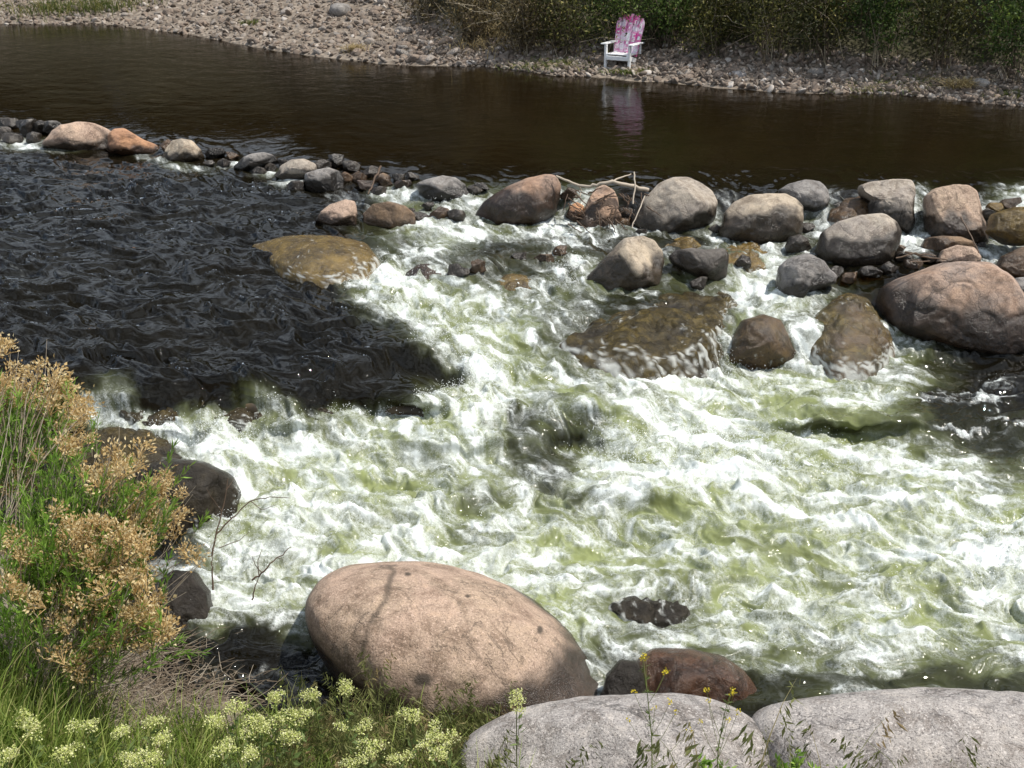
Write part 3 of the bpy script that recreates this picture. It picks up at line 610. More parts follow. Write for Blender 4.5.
def rand_rot(n_):
    a = rng.uniform(0, 2 * np.pi, n_); t = rng.normal(size=n_) * .25; s = rng.normal(size=n_) * .25
    R = np.zeros((n_, 3, 3)); ca, sa = np.cos(a), np.sin(a)
    R[:, 0, 0] = ca; R[:, 0, 1] = -sa; R[:, 1, 0] = sa; R[:, 1, 1] = ca; R[:, 2, 2] = 1
    R[:, 2, 0] = 2 * t; R[:, 2, 1] = 2 * s
    return R
def build_gravel():
    mb = MB(); protos = [stone_shape(2, 300 + i) for i in range(8)]
    n_ = 15000; x = rng.uniform(-15, 13, n_); g = gw_far(x); t = -.15 + (g + .5) * rng.random(n_) ** 1.1
    y = shore_far(x) + t; z = zg_far(x, y); s = .026 + .06 * rng.random(n_) ** 2.4; rv = rng.random(n_); R = rand_rot(n_)
    for i, (PV, PF) in enumerate(protos):
        k = np.arange(i, n_, 8); V = np.einsum('nij,vj->nvi', R[k], PV) * s[k][:, None, None] + np.stack([x[k], y[k], z[k] + s[k] * .15], -1)[:, None]
        F = (PF[None] + (np.arange(len(k)) * len(PV))[:, None, None]).reshape(-1, 3); mb.add(V.reshape(-1, 3), F, np.repeat(rv[k], len(PV)))
    tag(mb.build('gravel', M_gravel), 'loose tan and grey gravel covering the far bank', kind='stuff')
    # the larger stones of the bank, one object each
    pm = [mesh_np('bank_stone', *stone_shape(3, 400 + i, .65), M_bstone) for i in range(8)]
    n_ = 230; u = rng.uniform(-40, 1060, n_); x = rng.uniform(-12.5, 10.5, n_); k = rng.random(n_) < .62; x = np.where(k, rng.uniform(-12, -1.2, n_), x)
    g = gw_far(x); t = -.05 + g * rng.random(n_) ** 1.3; y = shore_far(x) + t; z = zg_far(x, y)
    for i in range(n_):
        s = .07 + .085 * rng.random() ** 2
        o = link('bank_stone', pm[i % 8], None, (x[i], y[i], z[i] + s * .2)); o.scale = (s, s, s); o.rotation_euler = (rng.normal() * .2, rng.normal() * .2, rng.uniform(0, 6.28))
        tag(o, 'fist to head sized rounded stone lying in the gravel of the far bank', 'stone', 'larger stones in the far bank gravel')
    for (px, py, s, mt, lb) in ((341, 11, .30, 'slate', 'large blue grey boulder lying high on the far gravel bank'), (452, 38, .13, 'pale', 'squarish whitish stone on the gravel beside the dry brush'),
        (738, 75, .17, 'pale', 'pale rounded stone at the waterline right of the chair'), (665, 52, .15, 'grey', 'flat grey slab lying behind the white chair on its right side'), (980, 84, .17, 'pale', 'flat white stone beside the straw tuft on the shaded far bank'),
        (610, 68, .09, 'pale', 'small whitish stone by the front leg of the chair'), (637, 68, .11, 'pale', 'rounded white stone just in front of the painted chair')):
        P = hit(zg_far, px, py + 3)[0]; V, F = stone_shape(3, int(px), .6)
        me = mesh_np('bank_boulder', V * s, F, RM[mt], True, {'wet': np.zeros(len(V))}); o = link('bank_boulder', me, None, P + np.array((0, .05, s * .25))); o.rotation_euler.z = px
        tag(o, lb, 'stone')
build_gravel()

# far bank plants: shrubs along the top of the gravel
def far_shrub(x, y, h, w, leafmat, nleaf, nstem, label, dry=.5, leafsize=.032):
    z = float(zg_far(x, y)); root = empty('bank_shrub', (x, y, z - .05), label, 'shrub', 'shrubs at the foot of the far slope')
    st = MB(); tips = []
    for i in range(int(nstem * .45)):
        a = rng.uniform(0, 6.28); r = w * rng.random() ** .6; hh = h * rng.uniform(.35, 1.0)
        t = np.linspace(0, 1, 6)[:, None]
        e = np.array((math.cos(a) * r, math.sin(a) * r * .8, hh)); c = np.array((math.cos(a) * r * .25, math.sin(a) * r * .2, hh * .75))
        b = rng.normal(size=3) * (.12, .1, 0)
        Pp = (1 - t) ** 2 * b + 2 * t * (1 - t) * c + t ** 2 * e + np.cumsum(rng.normal(size=(6, 3)) * .07, 0)
        if rng.random() < dry * .5: Pp[-2:, 2] -= hh * .3
        st.tube(Pp, np.linspace(.009, .003, 6), 4, rng.random() ** 1.5)
        if rng.random() < .7:
            q0 = Pp[rng.integers(1, 5)]; st.tube(q0 + np.linspace(0, 1, 4)[:, None] * rng.normal(size=3) * (.45, .3, .35) + rng.normal(size=(4, 3)) * .04, np.linspace(.007, .002, 4), 3, rng.random()); tips.append(Pp)
    st.build('stems', M_farstem, root)
    T = np.concatenate([q[2:] for q in tips]); nleaf = int(nleaf * 1.5); ii = rng.integers(0, len(T), nleaf)
    cl = rng.normal(size=(nleaf, 3)) * (.2, .16, .18)
    C = T[ii] + cl; C[:, 2] = np.abs(C[:, 2]) + .02; D = rng.normal(size=(nleaf, 3)); D[:, 2] -= .2
    mb = MB(); leaves(mb, C, D, rng.uniform(.6, 1.7, nleaf) * leafsize * 1.9, rng.uniform(.3, .65, nleaf) * leafsize, np.clip(rng.random(len(T))[ii] ** 1.6 * .75 + rng.random(nleaf) ** 2 * .4, 0, 1), .2)
    o = mb.build('foliage', leafmat, root, smooth=False)
    return root
def build_far_plants():
    sp_ = [(-1.75, .9, .8, 2, 'tangled pale dry brush at the left end of the far slope', 900, 90), (-.75, 1.2, .9, 2, 'bushy dry scrub with arching pale stems left of the chair', 1700, 150),
           (.2, 1.3, .8, 2, 'brown olive scrub overhanging the short grass by the water', 1700, 130), (1.05, 1.6, .8, 0, 'olive bush with thin dry stems just left behind the chair', 2300, 70),
           (1.95, 2.0, .9, 1, 'dark shady bush directly behind the white chair', 2600, 50), (2.9, 2.2, .9, 1, 'green leafy bush right above the gravel beside the chair', 3000, 45),
           (3.75, 1.6, .8, 0, 'yellowish green shrub with a bleached stick beside it', 2600, 50), (4.6, 2.0, .9, 0, 'drab olive shrub near the middle of the right slope', 2600, 50),
           (5.5, 2.3, 1.0, 0, 'dark dense shrub shading the grey stones on the right slope', 2800, 45), (6.4, 2.4, 1.0, 1, 'leafy dark green shrub above the mossy ledge', 3000, 40),
           (7.3, 2.5, 1.0, 0, 'dark leafy bush behind the straw tuft', 3000, 40), (8.3, 2.5, 1.1, 1, 'dark green bush at the right end of the far bank', 3000, 40), (9.4, 2.4, 1.1, 0, 'dim olive bush past the straw tuft on the far right slope', 2600, 40)]
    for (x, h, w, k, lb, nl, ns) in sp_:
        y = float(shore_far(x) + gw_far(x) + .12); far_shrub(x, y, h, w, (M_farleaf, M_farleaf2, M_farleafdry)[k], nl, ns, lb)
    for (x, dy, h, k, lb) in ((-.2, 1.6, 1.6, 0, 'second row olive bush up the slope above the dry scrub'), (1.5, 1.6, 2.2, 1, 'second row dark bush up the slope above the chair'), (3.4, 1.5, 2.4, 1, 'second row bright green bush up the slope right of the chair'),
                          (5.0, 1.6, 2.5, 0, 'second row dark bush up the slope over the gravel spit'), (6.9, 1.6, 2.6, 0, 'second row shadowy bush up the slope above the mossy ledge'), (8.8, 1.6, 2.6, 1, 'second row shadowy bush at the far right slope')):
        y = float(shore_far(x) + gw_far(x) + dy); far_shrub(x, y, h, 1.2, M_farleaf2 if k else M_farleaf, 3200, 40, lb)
    # grass tufts at the waterline
    def tuft(px, py, n_, h, spread, mt, lb, lean=.6, nm='grass_tuft'):
        P = hit(zg_far, px, py)[0]; B = np.zeros((n_, 3)); B[:, :2] = rng.normal(size=(n_, 2)) * (spread, spread * .45); B[:, 2] = zg_far(B[:, 0] + P[0], B[:, 1] + P[1]) - P[2]
        B[:, 2] = np.maximum(B[:, 2], .012 - P[2])
        mb = MB(); H = h * rng.uniform(.5, 1.1, n_); le = rng.normal(size=(n_, 2)) * h * lean; le[:, 1] -= h * .25
        blades(mb, B, H, le, rng.uniform(.006, .012, n_), 4, 1.2)
        tag(mb.build(nm, mt, None, False, None, P), lb, 'grass tuft')
    tuft(553, 66, 420, .17, .42, M_greentuft, 'wide tuft of yellow green grass trailing at the waterline left of the chair', 1.0)
    tuft(628, 76, 260, .12, .20, M_greentuft, 'small green grass tuft at the waterline below the chair')
    tuft(355, 53, 120, .26, .12, M_drytuft, 'small straw coloured grass tuft on the left gravel shore')
    tuft(958, 92, 300, .34, .10, M_drytuft, 'bleached straw tuft hanging over the right shore', .8)
    tuft(900, 86, 420, .14, .50, M_greentuft, 'low mossy brown green mat along the right shore', .9)
    tuft(1012, 98, 160, .14, .22, M_greentuft, 'green tuft at the right edge of the far shore')
    tuft(62, 14, 600, .50, .8, M_greentuft, 'pale green grass clump at the far left top of the gravel', .5)
    tuft(110, 9, 240, .4, .5, M_greentuft, 'thin grass clump on the gravel beside the left top clump', .5)
    tuft(250, 26, 90, .2, .12, M_greentuft, 'lone weedy green tuft amid the left gravel')
    tuft(505, 40, 300, .5, .5, M_drytuft, 'long dry grass clump leaning out of the far scrub', .9)
    # bleached sticks on the slope
    for pts, lb in ((((795, 6), (770, 16), (752, 21)), 'bleached straight stick lying on the right far slope'), (((792, 4), (800, 12), (808, 18), (820, 17)), 'bleached crooked stick beside the straight one on the far slope')):
        Q = np.array([hit(zg_far, a, b)[0] + (0, -.35, .12) for a, b in pts]); mb = MB(); mb.tube(Q, np.linspace(.022, .012, len(Q)), 6, .9); tag(mb.build('stick', M_drift), lb, 'stick')
    # the wood on the slope, seen only mirrored in the pool
    mb = MB(); n_ = 0
    for i in range(170):
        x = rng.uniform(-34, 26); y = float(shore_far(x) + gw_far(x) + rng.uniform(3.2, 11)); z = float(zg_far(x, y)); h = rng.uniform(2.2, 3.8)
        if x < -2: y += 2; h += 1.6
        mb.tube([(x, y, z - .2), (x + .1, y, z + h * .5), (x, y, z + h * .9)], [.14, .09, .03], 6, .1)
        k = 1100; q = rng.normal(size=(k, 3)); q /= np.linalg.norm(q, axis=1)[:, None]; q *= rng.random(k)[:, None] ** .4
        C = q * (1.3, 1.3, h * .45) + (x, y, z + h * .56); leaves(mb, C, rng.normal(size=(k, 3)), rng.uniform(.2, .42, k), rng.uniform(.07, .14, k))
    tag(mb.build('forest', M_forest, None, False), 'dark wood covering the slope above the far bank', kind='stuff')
build_far_plants()

# ---------------------------------------------------------------- near bank ground
NS = np.array([(-700, 300), (-250, 400), (20, 490), (110, 585), (180, 668), (300, 712), (450, 728), (620, 742), (760, 735), (1024, 742), (1500, 750)], float)
NSW = at_z(NS[:, 0], NS[:, 1], -.9)
def shore_near(x): return np.interp(x, NSW[:, 0], NSW[:, 1])
def zg_near(x, y):
    x = np.asarray(x, float); y = np.asarray(y, float); t = shore_near(x) - y; rt = sstep(-.6, .3, x)
    zl = .42 * t; zr = .10 * np.minimum(t, .6) + .95 * np.clip(t - .6, 0, 9)
    return -.98 + np.where(t < 0, .5 * t, zl * (1 - rt) + zr * rt) + .05 * fbm2(x * 2, y * 2, 4, 220)
def build_near_ground():
    xs = np.arange(-9, 8.01, .07); ts = np.arange(-.7, 8, .07); X, T = np.meshgrid(xs, ts); Y = shore_near(X) - T; Z = np.minimum(zg_near(X, Y), 2.3)
    nr, nc = X.shape; idx = np.arange(nr * nc).reshape(nr, nc)
    F = np.stack([idx[:-1, :-1], idx[1:, :-1], idx[1:, 1:], idx[:-1, 1:]], -1).reshape(-1, 4)
    m, n, l, p = mat('near_bank_soil'); tc = n.new('ShaderNodeTexCoord').outputs['Object']
    c = mixc(n, l, noise(n, l, tc, 3, 6), (.075, .055, .035), (.22, .17, .12)); v = N(n, 'ShaderNodeTexVoronoi'); v.inputs['Scale'].default_value = 22; l.new(tc, v.inputs['Vector'])
    c = mixc(n, l, .45, c, mixc(n, l, v.outputs['Color'], (.07, .055, .04), (.36, .31, .26))); l.new(c, p.inputs['Base Color']); p.inputs['Roughness'].default_value = .95
    b = n.new('ShaderNodeBump'); b.inputs['Distance'].default_value = .03; l.new(v.outputs['Distance'], b.inputs['Height']); l.new(b.outputs[0], p.inputs['Normal'])
    tag(link('near_bank_ground', mesh_np('near_bank_ground', np.stack([X, Y, Z], -1).reshape(-1, 3), F, m)), kind='structure')
build_near_ground()

# ---------------------------------------------------------------- boulders of the river
def boulder(label, pts, mt, T=1.0, ang=.4, wet=.35, algae=0.0, z0=None, round_=.85, lower=1.0, sub=6, seed=None, allwet=False, vb=None, amp=.11, name='boulder', cat='boulder', depth=None, group=None, film=0.0, seam=(), spots=()):
    """an outline read off the photograph becomes a solid stone standing in the river at its own distance and thickness"""
    pts = np.asarray(pts, float); seed = seed if seed is not None else int(pts[:, 0].sum()) % 997
    r_ = np.random.default_rng(seed)
    u0, u1, v0, v1 = pts[:, 0].min(), pts[:, 0].max(), pts[:, 1].min(), pts[:, 1].max()
    vb = v1 if vb is None else vb; cu, cv = (u0 + u1) / 2, v0 + (v1 - v0) * .60
    zw = float(water_z(np.array(cu), np.array(vb))) if z0 is None else z0
    Db = float(depth_z(vb, zw)) if depth is None else depth; ppm = FPX / Db
    ang_ = np.arctan2(pts[:, 1] - cv, pts[:, 0] - cu)
    # radius by angle: intersect rays with the polygon
    th = np.linspace(-np.pi, np.pi, 181)[:-1]; d = np.stack([np.cos(th), np.sin(th)], 1); rad = np.zeros(180)
    A = pts - (cu, cv); B = np.roll(A, -1, 0)
    for a, b in zip(A, B):
        e = b - a; den = d[:, 0] * e[1] - d[:, 1] * e[0]; den = np.where(abs(den) < 1e-9, 1e-9, den)
        t = (a[0] * e[1] - a[1] * e[0]) / den; s = (a[0] * d[:, 1] - a[1] * d[:, 0]) / den
        ok = (t > 0) & (s >= -1e-6) & (s <= 1 + 1e-6); rad = np.where(ok & (t > rad), t, rad)
    rad = np.where(rad <= 0, (v1 - v0) / 3, rad)
    k = np.array([1, 2, 3, 2, 1.]) / 9; rp = np.concatenate([rad[-2:], rad, rad[:2]]); rad = sum(k[i] * rp[i:i + 180] for i in range(5))
    ext = 1 + .45 * lower * np.clip(np.sin(th), 0, 1); rad = rad * ext      # the part under water
    V, F = ICO[sub]
    # sphere direction: x right, z -> picture down is -z, y depth
    phi = np.arctan2(-V[:, 2], V[:, 0]); rr = np.interp(phi, np.concatenate([th, [np.pi]]), np.concatenate([rad, rad[:1]])) / ppm
    s = np.sqrt(np.clip(1 - V[:, 1] ** 2, 0, 1)); Td = T * .5 * ((u1 - u0) + (v1 - v0) * 1.2) / 2 / ppm
    pr = s ** round_; dy = np.sign(V[:, 1]) * np.abs(V[:, 1]) ** round_ * Td
    nrm = s + 1e-6
    L = np.stack([rr * pr * V[:, 0] / nrm, dy, rr * pr * V[:, 2] / nrm], 1)
    size = (u1 - u0) / ppm
    # flats and dents
    q = L / size
    for _ in range(int(2 + 7 * ang)):
        nn = r_.normal(size=3); nn[1] = -abs(nn[1]) * 1.3 if r_.random() < .75 else nn[1]; nn /= np.linalg.norm(nn)
        if abs(nn[1]) < .35: continue
        h = (q @ nn); lim = h.max() * r_.uniform(.62, .86); q = q - (np.clip(h - lim, 0, None) * sstep(.1, .5, np.abs(V[:, 1])))[:, None] * nn * (.5 + .5 * ang)
    n1 = fbm3(q * 3.0 + seed, 4, seed % 40); n2 = fbm3(q * 11 + seed, 4, seed % 37 + 3)
    ridge = 1 - np.abs(fbm3(q * 4.5 + seed * 2, 3, seed % 29 + 5)) * 2
    front = .2 + .8 * np.abs(V[:, 1])
    q = q * (1 + front * (amp * n1 + .028 * n2) - .5 * amp * front * np.clip(ridge - .72, 0, 1) * (1 + 2 * ang))[:, None]
    L = q * size
    Fx = np.array((1, 0, 0)), np.array((0, cp, -sp)), np.array((0, sp, cp))
    def place(D):
        C = at_d(cu, cv, D); return C, C + (L[:, :1] * Fx[0] + L[:, 1:2] * Fx[1] + L[:, 2:] * Fx[2]) * (D / Db)
    # distance at which the visible foot of the stone meets the water where the photo shows it
    if depth is None:
        lo, hi = Db * .85, Db + 2.5 * Td + .1
        for _ in range(22):
            md = (lo + hi) / 2; C, P = place(md); ab = P[:, 2] > zw
            pv = proj(P[ab])[1].max() if ab.any() else -1e9
            if pv > vb: lo = md
            else: hi = md
        C, P = place((lo + hi) / 2)
    else: C, P = place(depth)
    hgt = (P[:, 2] - zw) / ((v1 - v0) / ppm)
    w = 1 - sstep(-.06, .14, hgt - wet - .15 + .40 * n1 + .05 * n2)
    if allwet: w = np.maximum(w, .9)
    al = np.clip(algae * (.7 + .8 * n1), 0, 1)
    pu, pv, _ = proj(P); sm = np.zeros(len(P)); fr_ = L[:, 1] < 0
    for ln in seam:
        for (a0, b0), (a1, b1) in zip(ln[:-1], ln[1:]):
            e0, e1 = a1 - a0, b1 - b0; t = np.clip(((pu - a0) * e0 + (pv - b0) * e1) / (e0 * e0 + e1 * e1), 0, 1)
            dd = np.hypot(pu - a0 - t * e0 + 8 * n2, pv - b0 - t * e1); sm = np.maximum(sm, (1 - sstep(.8, 4.6, dd)) * .8)
    for (a0, b0, ra, rb) in spots: sm = np.maximum(sm, 1 - sstep(.7, 1.25, np.hypot((pu - a0) / ra, (pv - b0) / rb) + .5 * n2))
    fl = np.zeros(len(P))
    if film > 0:
        W3 = P - C; xx, zz = W3[:, 0], W3[:, 2] - .5 * W3[:, 1]
        wob = .12 * fbm3(W3 * 5 + seed, 3, 4)
        q1 = fbm3(np.stack([(xx + wob) * 30, zz * 6, zz * 0 + seed], 1), 4, 8, .7); q2 = fbm3(W3 * 26, 3, 12)
        fl = sstep(.12, .62, q1 * 1.0 + .5 * q2 + (film - .5) * .9 - .55 * np.clip(hgt - .1, -.5, 1)) * .7
    me = mesh_np(name, P - C, F[:, ::1], RM[mt], True, {'wet': w, 'algae': al, 'seam': sm * fr_, 'film': fl})
    o = link(name, me, None, C); tag(o, label, cat, group); return o

def slab(label, pts, mt, zt=None, h=.06, skirt=.3, film=.3, algae=.4, wet=.95, seed=None, p=2.2, amp=.04, spread=1.25, name='flat_rock', cat='flat rock'):
    """a low rock whose outline lies at the water level: flat domed top, sides going down into the bed"""
    pts = np.asarray(pts, float); seed = seed if seed is not None else int(pts.sum()) % 991
    c = pts.mean(0); zt = float(water_z(np.array(c[0]), np.array(pts[:, 1].max()))) + .01 if zt is None else zt
    Q = at_z(pts[:, 0], pts[:, 1], zt)[:, :2]; C = Q.mean(0); A = Q - C; B = np.roll(A, -1, 0)
    th = np.linspace(-np.pi, np.pi, 161)[:-1]; d = np.stack([np.cos(th), np.sin(th)], 1); rad = np.zeros(160)
    for a, b in zip(A, B):
        e = b - a; den = d[:, 0] * e[1] - d[:, 1] * e[0]; den = np.where(abs(den) < 1e-9, 1e-9, den)
        t = (a[0] * e[1] - a[1] * e[0]) / den; k = (a[0] * d[:, 1] - a[1] * d[:, 0]) / den
        rad = np.where((t > 0) & (k >= -1e-6) & (k <= 1 + 1e-6) & (t > rad), t, rad)
    rad = np.where(rad <= 0, np.median(rad), rad); kk = np.array([1, 2, 3, 2, 1.]) / 9; rp = np.concatenate([rad[-2:], rad, rad[:2]]); rad = sum(kk[j] * rp[j:j + 160] for j in range(5))
    rho = np.concatenate([np.linspace(.004, 1, 46), np.linspace(1.015, spread, 18)]); z = np.where(rho <= 1, h * (1 - rho ** p), -skirt * (np.clip(rho - 1, 0, 9) / (spread - 1)) ** 1.35)
    R_, T_ = np.meshgrid(rho, th, indexing='ij'); RR = R_ * rad[None]
    P = np.stack([C[0] + RR * np.cos(T_), C[1] + RR * np.sin(T_), zt + np.repeat(z[:, None], 160, 1)], -1).reshape(-1, 3)
    n1 = fbm3(P * 3.4 + seed, 5, seed % 31); n2 = fbm3(P * 12 + seed, 4, seed % 23); rg = 1 - np.abs(fbm3(P * 5 + seed, 3, 7)) * 2
    P[:, 2] += amp * n1 + .3 * amp * n2 - amp * .7 * np.clip(rg - .6, 0, 1) * 2; P[:, 0] += .5 * amp * n2; P[:, 1] += .4 * amp * n1
    nr = len(rho); idx = np.arange(nr * 160).reshape(nr, 160); nx = np.roll(idx, -1, 1)
    F = np.stack([idx[:-1], idx[1:], nx[1:], nx[:-1]], -1).reshape(-1, 4)
    O = np.array((C[0], C[1], zt)); W3 = P - O; down = sstep(.98, 1.1, np.repeat(rho, 160))
    q1 = fbm3(np.stack([W3[:, 0] * (24 + 0 * down) + W3[:, 1] * 24 * down + 2 * n1, W3[:, 2] * 2.5 * down - W3[:, 1] * 5 * (1 - down), W3[:, 2] * 0 + seed], 1), 4, 8, .7); q2 = fbm3(W3 * 24, 3, 12)
    fl = sstep(.15, .65, q1 + .6 * q2 + (film - .5) * .9 + .42 * down + .15 * sstep(.8, 1, np.repeat(rho, 160))) * .62 if film > 0 else P[:, 0] * 0
    me = mesh_np(name, W3, F, RM[mt], True, {'wet': np.clip(wet + .2 * n1, 0, 1), 'algae': np.clip(algae * (.7 + .9 * n1), 0, 1), 'film': fl})
    o = link(name, me, None, O); tag(o, label, cat); return o

BOULDERS = [
 # weir row, left to right
 ('broad pinkish tan boulder at the left end of the weir', [(46,146),(53,133),(63,126),(80,123),(96,124),(110,130),(113,137),(110,148),(96,151),(66,151),(50,149)], 'pink', dict(wet=.12)),
 ('orange brown boulder with a low tail beside the broad pinkish one', [(109,150),(109,136),(116,130),(126,129),(136,135),(146,141),(159,146),(161,151),(156,155),(133,154),(115,153)], 'orange', dict(wet=.18)),
 ('small pale tan boulder alone right of the orange brown one', [(163,161),(166,150),(173,141),(183,139),(193,141),(201,150),(203,156),(199,160),(183,162)], 'tan', dict(wet=.15)),
 ('low wet dark weir stone left of the low grey one with white water between', [(235,168),(243,158),(253,154),(266,153),(276,156),(279,162),(262,166),(246,172)], 'slate', dict(wet=.5)),
 ('low grey stone in the weir left of the two tone stone', [(275,176),(281,166),(292,160),(305,159),(316,164),(318,172),(308,178),(290,181)], 'grey', dict(wet=.3)),
 ('two tone stone black on its left and tan on its right', [(303,183),(306,174),(318,170),(330,168),(341,172),(345,180),(342,190),(325,193),(309,190)], 'slate', dict(wet=.5, ang=.5)),
 ('pinkish grey stone standing in the glide below the weir', [(317,221),(320,213),(330,205),(346,200),(355,201),(357,213),(353,224),(333,225)], 'pink', dict(wet=.15, ang=.5)),
 ('flat brown speckled stone below the weir beside the pinkish grey one', [(362,215),(373,205),(390,202),(406,206),(416,215),(413,226),(386,228),(366,224)], 'brown', dict(wet=.1, ang=.3)),
 ('dark weir boulder with a tan cap left of the big red brown boulder', [(415,185),(426,180),(443,176),(456,178),(466,185),(470,195),(460,201),(433,202),(420,194)], 'slate', dict(wet=.4, ang=.4)),
 ('big red brown oval boulder with a dark wet lower half', [(478,215),(481,205),(493,196),(506,188),(526,179),(546,175),(556,176),(561,186),(560,200),(553,213),(533,223),(506,226),(486,225)], 'red', dict(wet=.42, ang=.12)),
 ('upright tan angular stone wedged under the driftwood', [(580,222),(583,210),(589,198),(596,188),(604,185),(613,190),(618,200),(619,217),(613,227),(599,229),(587,228)], 'salmon', dict(wet=.15, ang=.6)),
 ('little red stone tucked left of the upright tan stone', [(566,216),(569,206),(577,202),(584,206),(583,216),(576,221)], 'orange', dict(wet=.3, ang=.5)),
 ('largest round grey boulder of the weir right of the driftwood', [(633,222),(637,206),(647,195),(658,184),(672,178),(687,178),(701,183),(712,192),(717,202),(716,212),(710,220),(698,226),(687,231),(670,233),(654,231),(641,227)], 'grey', dict(wet=.15, ang=.2)),
 ('smooth beige boulder with a black wet underside right of the round grey one', [(722,229),(724,213),(733,203),(747,196),(766,194),(785,194),(797,200),(802,207),(801,224),(794,236),(778,241),(750,243),(728,238)], 'tan', dict(wet=.42, ang=.2)),
 ('ridged grey boulder peeping out behind the smooth beige one', [(778,190),(788,184),(804,180),(819,182),(827,191),(829,199),(824,207),(812,211),(799,207),(786,203)], 'slate', dict(wet=.1, ang=.5)),
 ('slanted grey boulder with a flat pale top behind the oval one', [(856,187),(868,182),(889,180),(909,180),(913,194),(912,209),(907,224),(899,231),(893,219),(884,208),(872,198)], 'grey', dict(wet=.25, ang=.6)),
 ('oval olive grey boulder with smooth rounded top in front of the weir', [(817,245),(822,232),(837,222),(858,216),(881,214),(894,221),(900,232),(899,245),(889,253),(884,260),(868,265),(845,265),(827,260),(819,252)], 'grey', dict(wet=.40, ang=.12)),
 ('squared pinkish grey upright boulder near the right end of the weir', [(925,216),(925,196),(933,189),(951,185),(966,186),(975,192),(978,204),(981,224),(979,241),(966,243),(940,238),(931,229)], 'pink', dict(wet=.22, ang=.5)),
 ('small flat brown stone at the foot of the squared pinkish grey boulder', [(921,247),(926,238),(940,236),(958,237),(972,242),(974,250),(950,254),(930,253)], 'brown', dict(wet=.5)),
 ('small mottled stone peeking over the huge right boulder', [(936,262),(942,250),(956,245),(972,247),(980,258),(976,268),(952,270)], 'pink', dict(wet=.2, ang=.6)),
 ('huge brown and orange boulder at the right of the rapids', [(880,302),(882,287),(897,279),(920,271),(938,263),(959,261),(982,263),(997,274),(1010,287),(1018,300),(1025,315),(1028,338),(1016,350),(992,354),(974,349),(956,344),(925,337),(899,330),(886,322),(881,311)], 'salmon', dict(wet=.33, ang=.35, sub=7)),
 ('olive dark slab at the right edge above the huge boulder', [(995,268),(1002,256),(1024,246),(1050,250),(1056,268),(1030,280),(1006,276)], 'brown', dict(wet=.5, ang=.5)),
 ('grey stone at the right edge beside the huge boulder', [(1009,290),(1016,278),(1034,276),(1050,286),(1048,302),(1024,304)], 'slate', dict(wet=.2, ang=.3)),
 ('ochre slab over which a white fall drops at the right edge', [(988,232),(992,214),(1010,208),(1040,212),(1056,228),(1040,240),(1010,240)], 'ochre', dict(allwet=True, algae=.4, z0=-.1)),
 ('small dark round stone in the white water below the beige boulder', [(785,246),(789,237),(799,234),(808,239),(810,248),(800,252),(789,251)], 'dark', dict(allwet=True)),
 # middle
 ('tan grey boulder in mid channel with a white splash on its left', [(586,283),(590,276),(597,265),(607,255),(623,239),(642,236),(654,241),(662,251),(664,264),(658,276),(651,284),(630,289),(606,290)], 'tan', dict(wet=.36, ang=.4)),
 ('low sleek charcoal stone right of the mid channel boulder', [(668,257),(675,250),(691,248),(705,250),(724,248),(729,255),(728,266),(722,276),(712,279),(698,275),(682,269),(671,263)], 'dark', dict(wet=.5, ang=.5)),
 ('dark angular boulder with a bright grey facet right of mid channel', [(776,281),(779,266),(788,258),(806,253),(822,261),(828,270),(836,277),(833,284),(822,287),(804,291),(799,299),(788,299),(781,292)], 'slate', dict(wet=.25, ang=.7)),
 ('chunky brown block with white water falling on both sides', [(729,362),(731,340),(742,320),(762,314),(780,320),(790,340),(794,358),(780,368),(750,368)], 'brown', dict(wet=.9, ang=.5, algae=.35, film=.25)),
 ('red brown wet rock behind the pale stones', [(632,682),(638,660),(652,651),(690,652),(726,658),(745,672),(757,690),(745,704),(700,708),(655,700)], 'rust', dict(allwet=True, ang=.5, amp=.16, film=.12)),
 ('black wet rock against the right side of the granite boulder', [(602,700),(606,676),(620,660),(638,662),(646,680),(644,704),(620,712)], 'black', dict(allwet=True, ang=.5)),
 # left edge of the rapids
 ('black shining boulder beside the brush with white water round it', [(126,482),(138,466),(170,458),(205,462),(230,475),(240,494),(234,514),(210,528),(170,528),(138,514)], 'black', dict(allwet=True, ang=.7, algae=.12, film=.30, amp=.15)),
 ('dark stone at the edge of the foam below the black shining boulder', [(150,610),(154,584),(172,570),(194,574),(210,592),(212,614),(192,626),(164,624)], 'black', dict(wet=.7, ang=.25, amp=.2, film=.1)),
 # foreground
 ('big salmon granite boulder with a dark seam at the water edge', [(306,605),(308,593),(319,579),(336,570),(364,566),(392,565),(421,566),(449,571),(480,579),(508,589),(533,603),(556,619),(577,639),(593,662),(608,690),(608,708),(590,722),(520,726),(440,722),(390,716),(366,700),(344,676),(324,650),(311,628)], 'pink', dict(wet=.05, ang=.12, sub=7, z0=-.93, vb=734, amp=.06, T=1.1, seam=[[(392,562),(386,590),(377,612),(370,636),(360,660)],[(384,566),(396,564)]], spots=[(424,680,9,6),(468,596,3,2),(408,574,3,2),(540,630,3,4)])),
 ('pale pinkish granite slab in front of the big salmon boulder', [(452,780),(463,744),(480,730),(508,716),(547,707),(596,701),(650,697),(703,699),(732,707),(753,718),(766,732),(770,770),(740,850),(620,880),(500,860)], 'pale', dict(wet=-.6, ang=.1, sub=7, depth=6.05, lower=.3, amp=.10, T=.8)),
 ('pale speckled granite slab at the bottom right corner', [(745,790),(753,716),(778,706),(828,698),(890,694),(931,693),(1024,696),(1090,704),(1140,740),(1150,860),(1050,930),(900,940),(780,900)], 'pale', dict(wet=-.6, ang=.1, sub=7, depth=6.0, lower=.2, amp=.09, T=.6)),
]
for lb, pts, mt, kw in BOULDERS: boulder(lb, pts, mt, **kw)
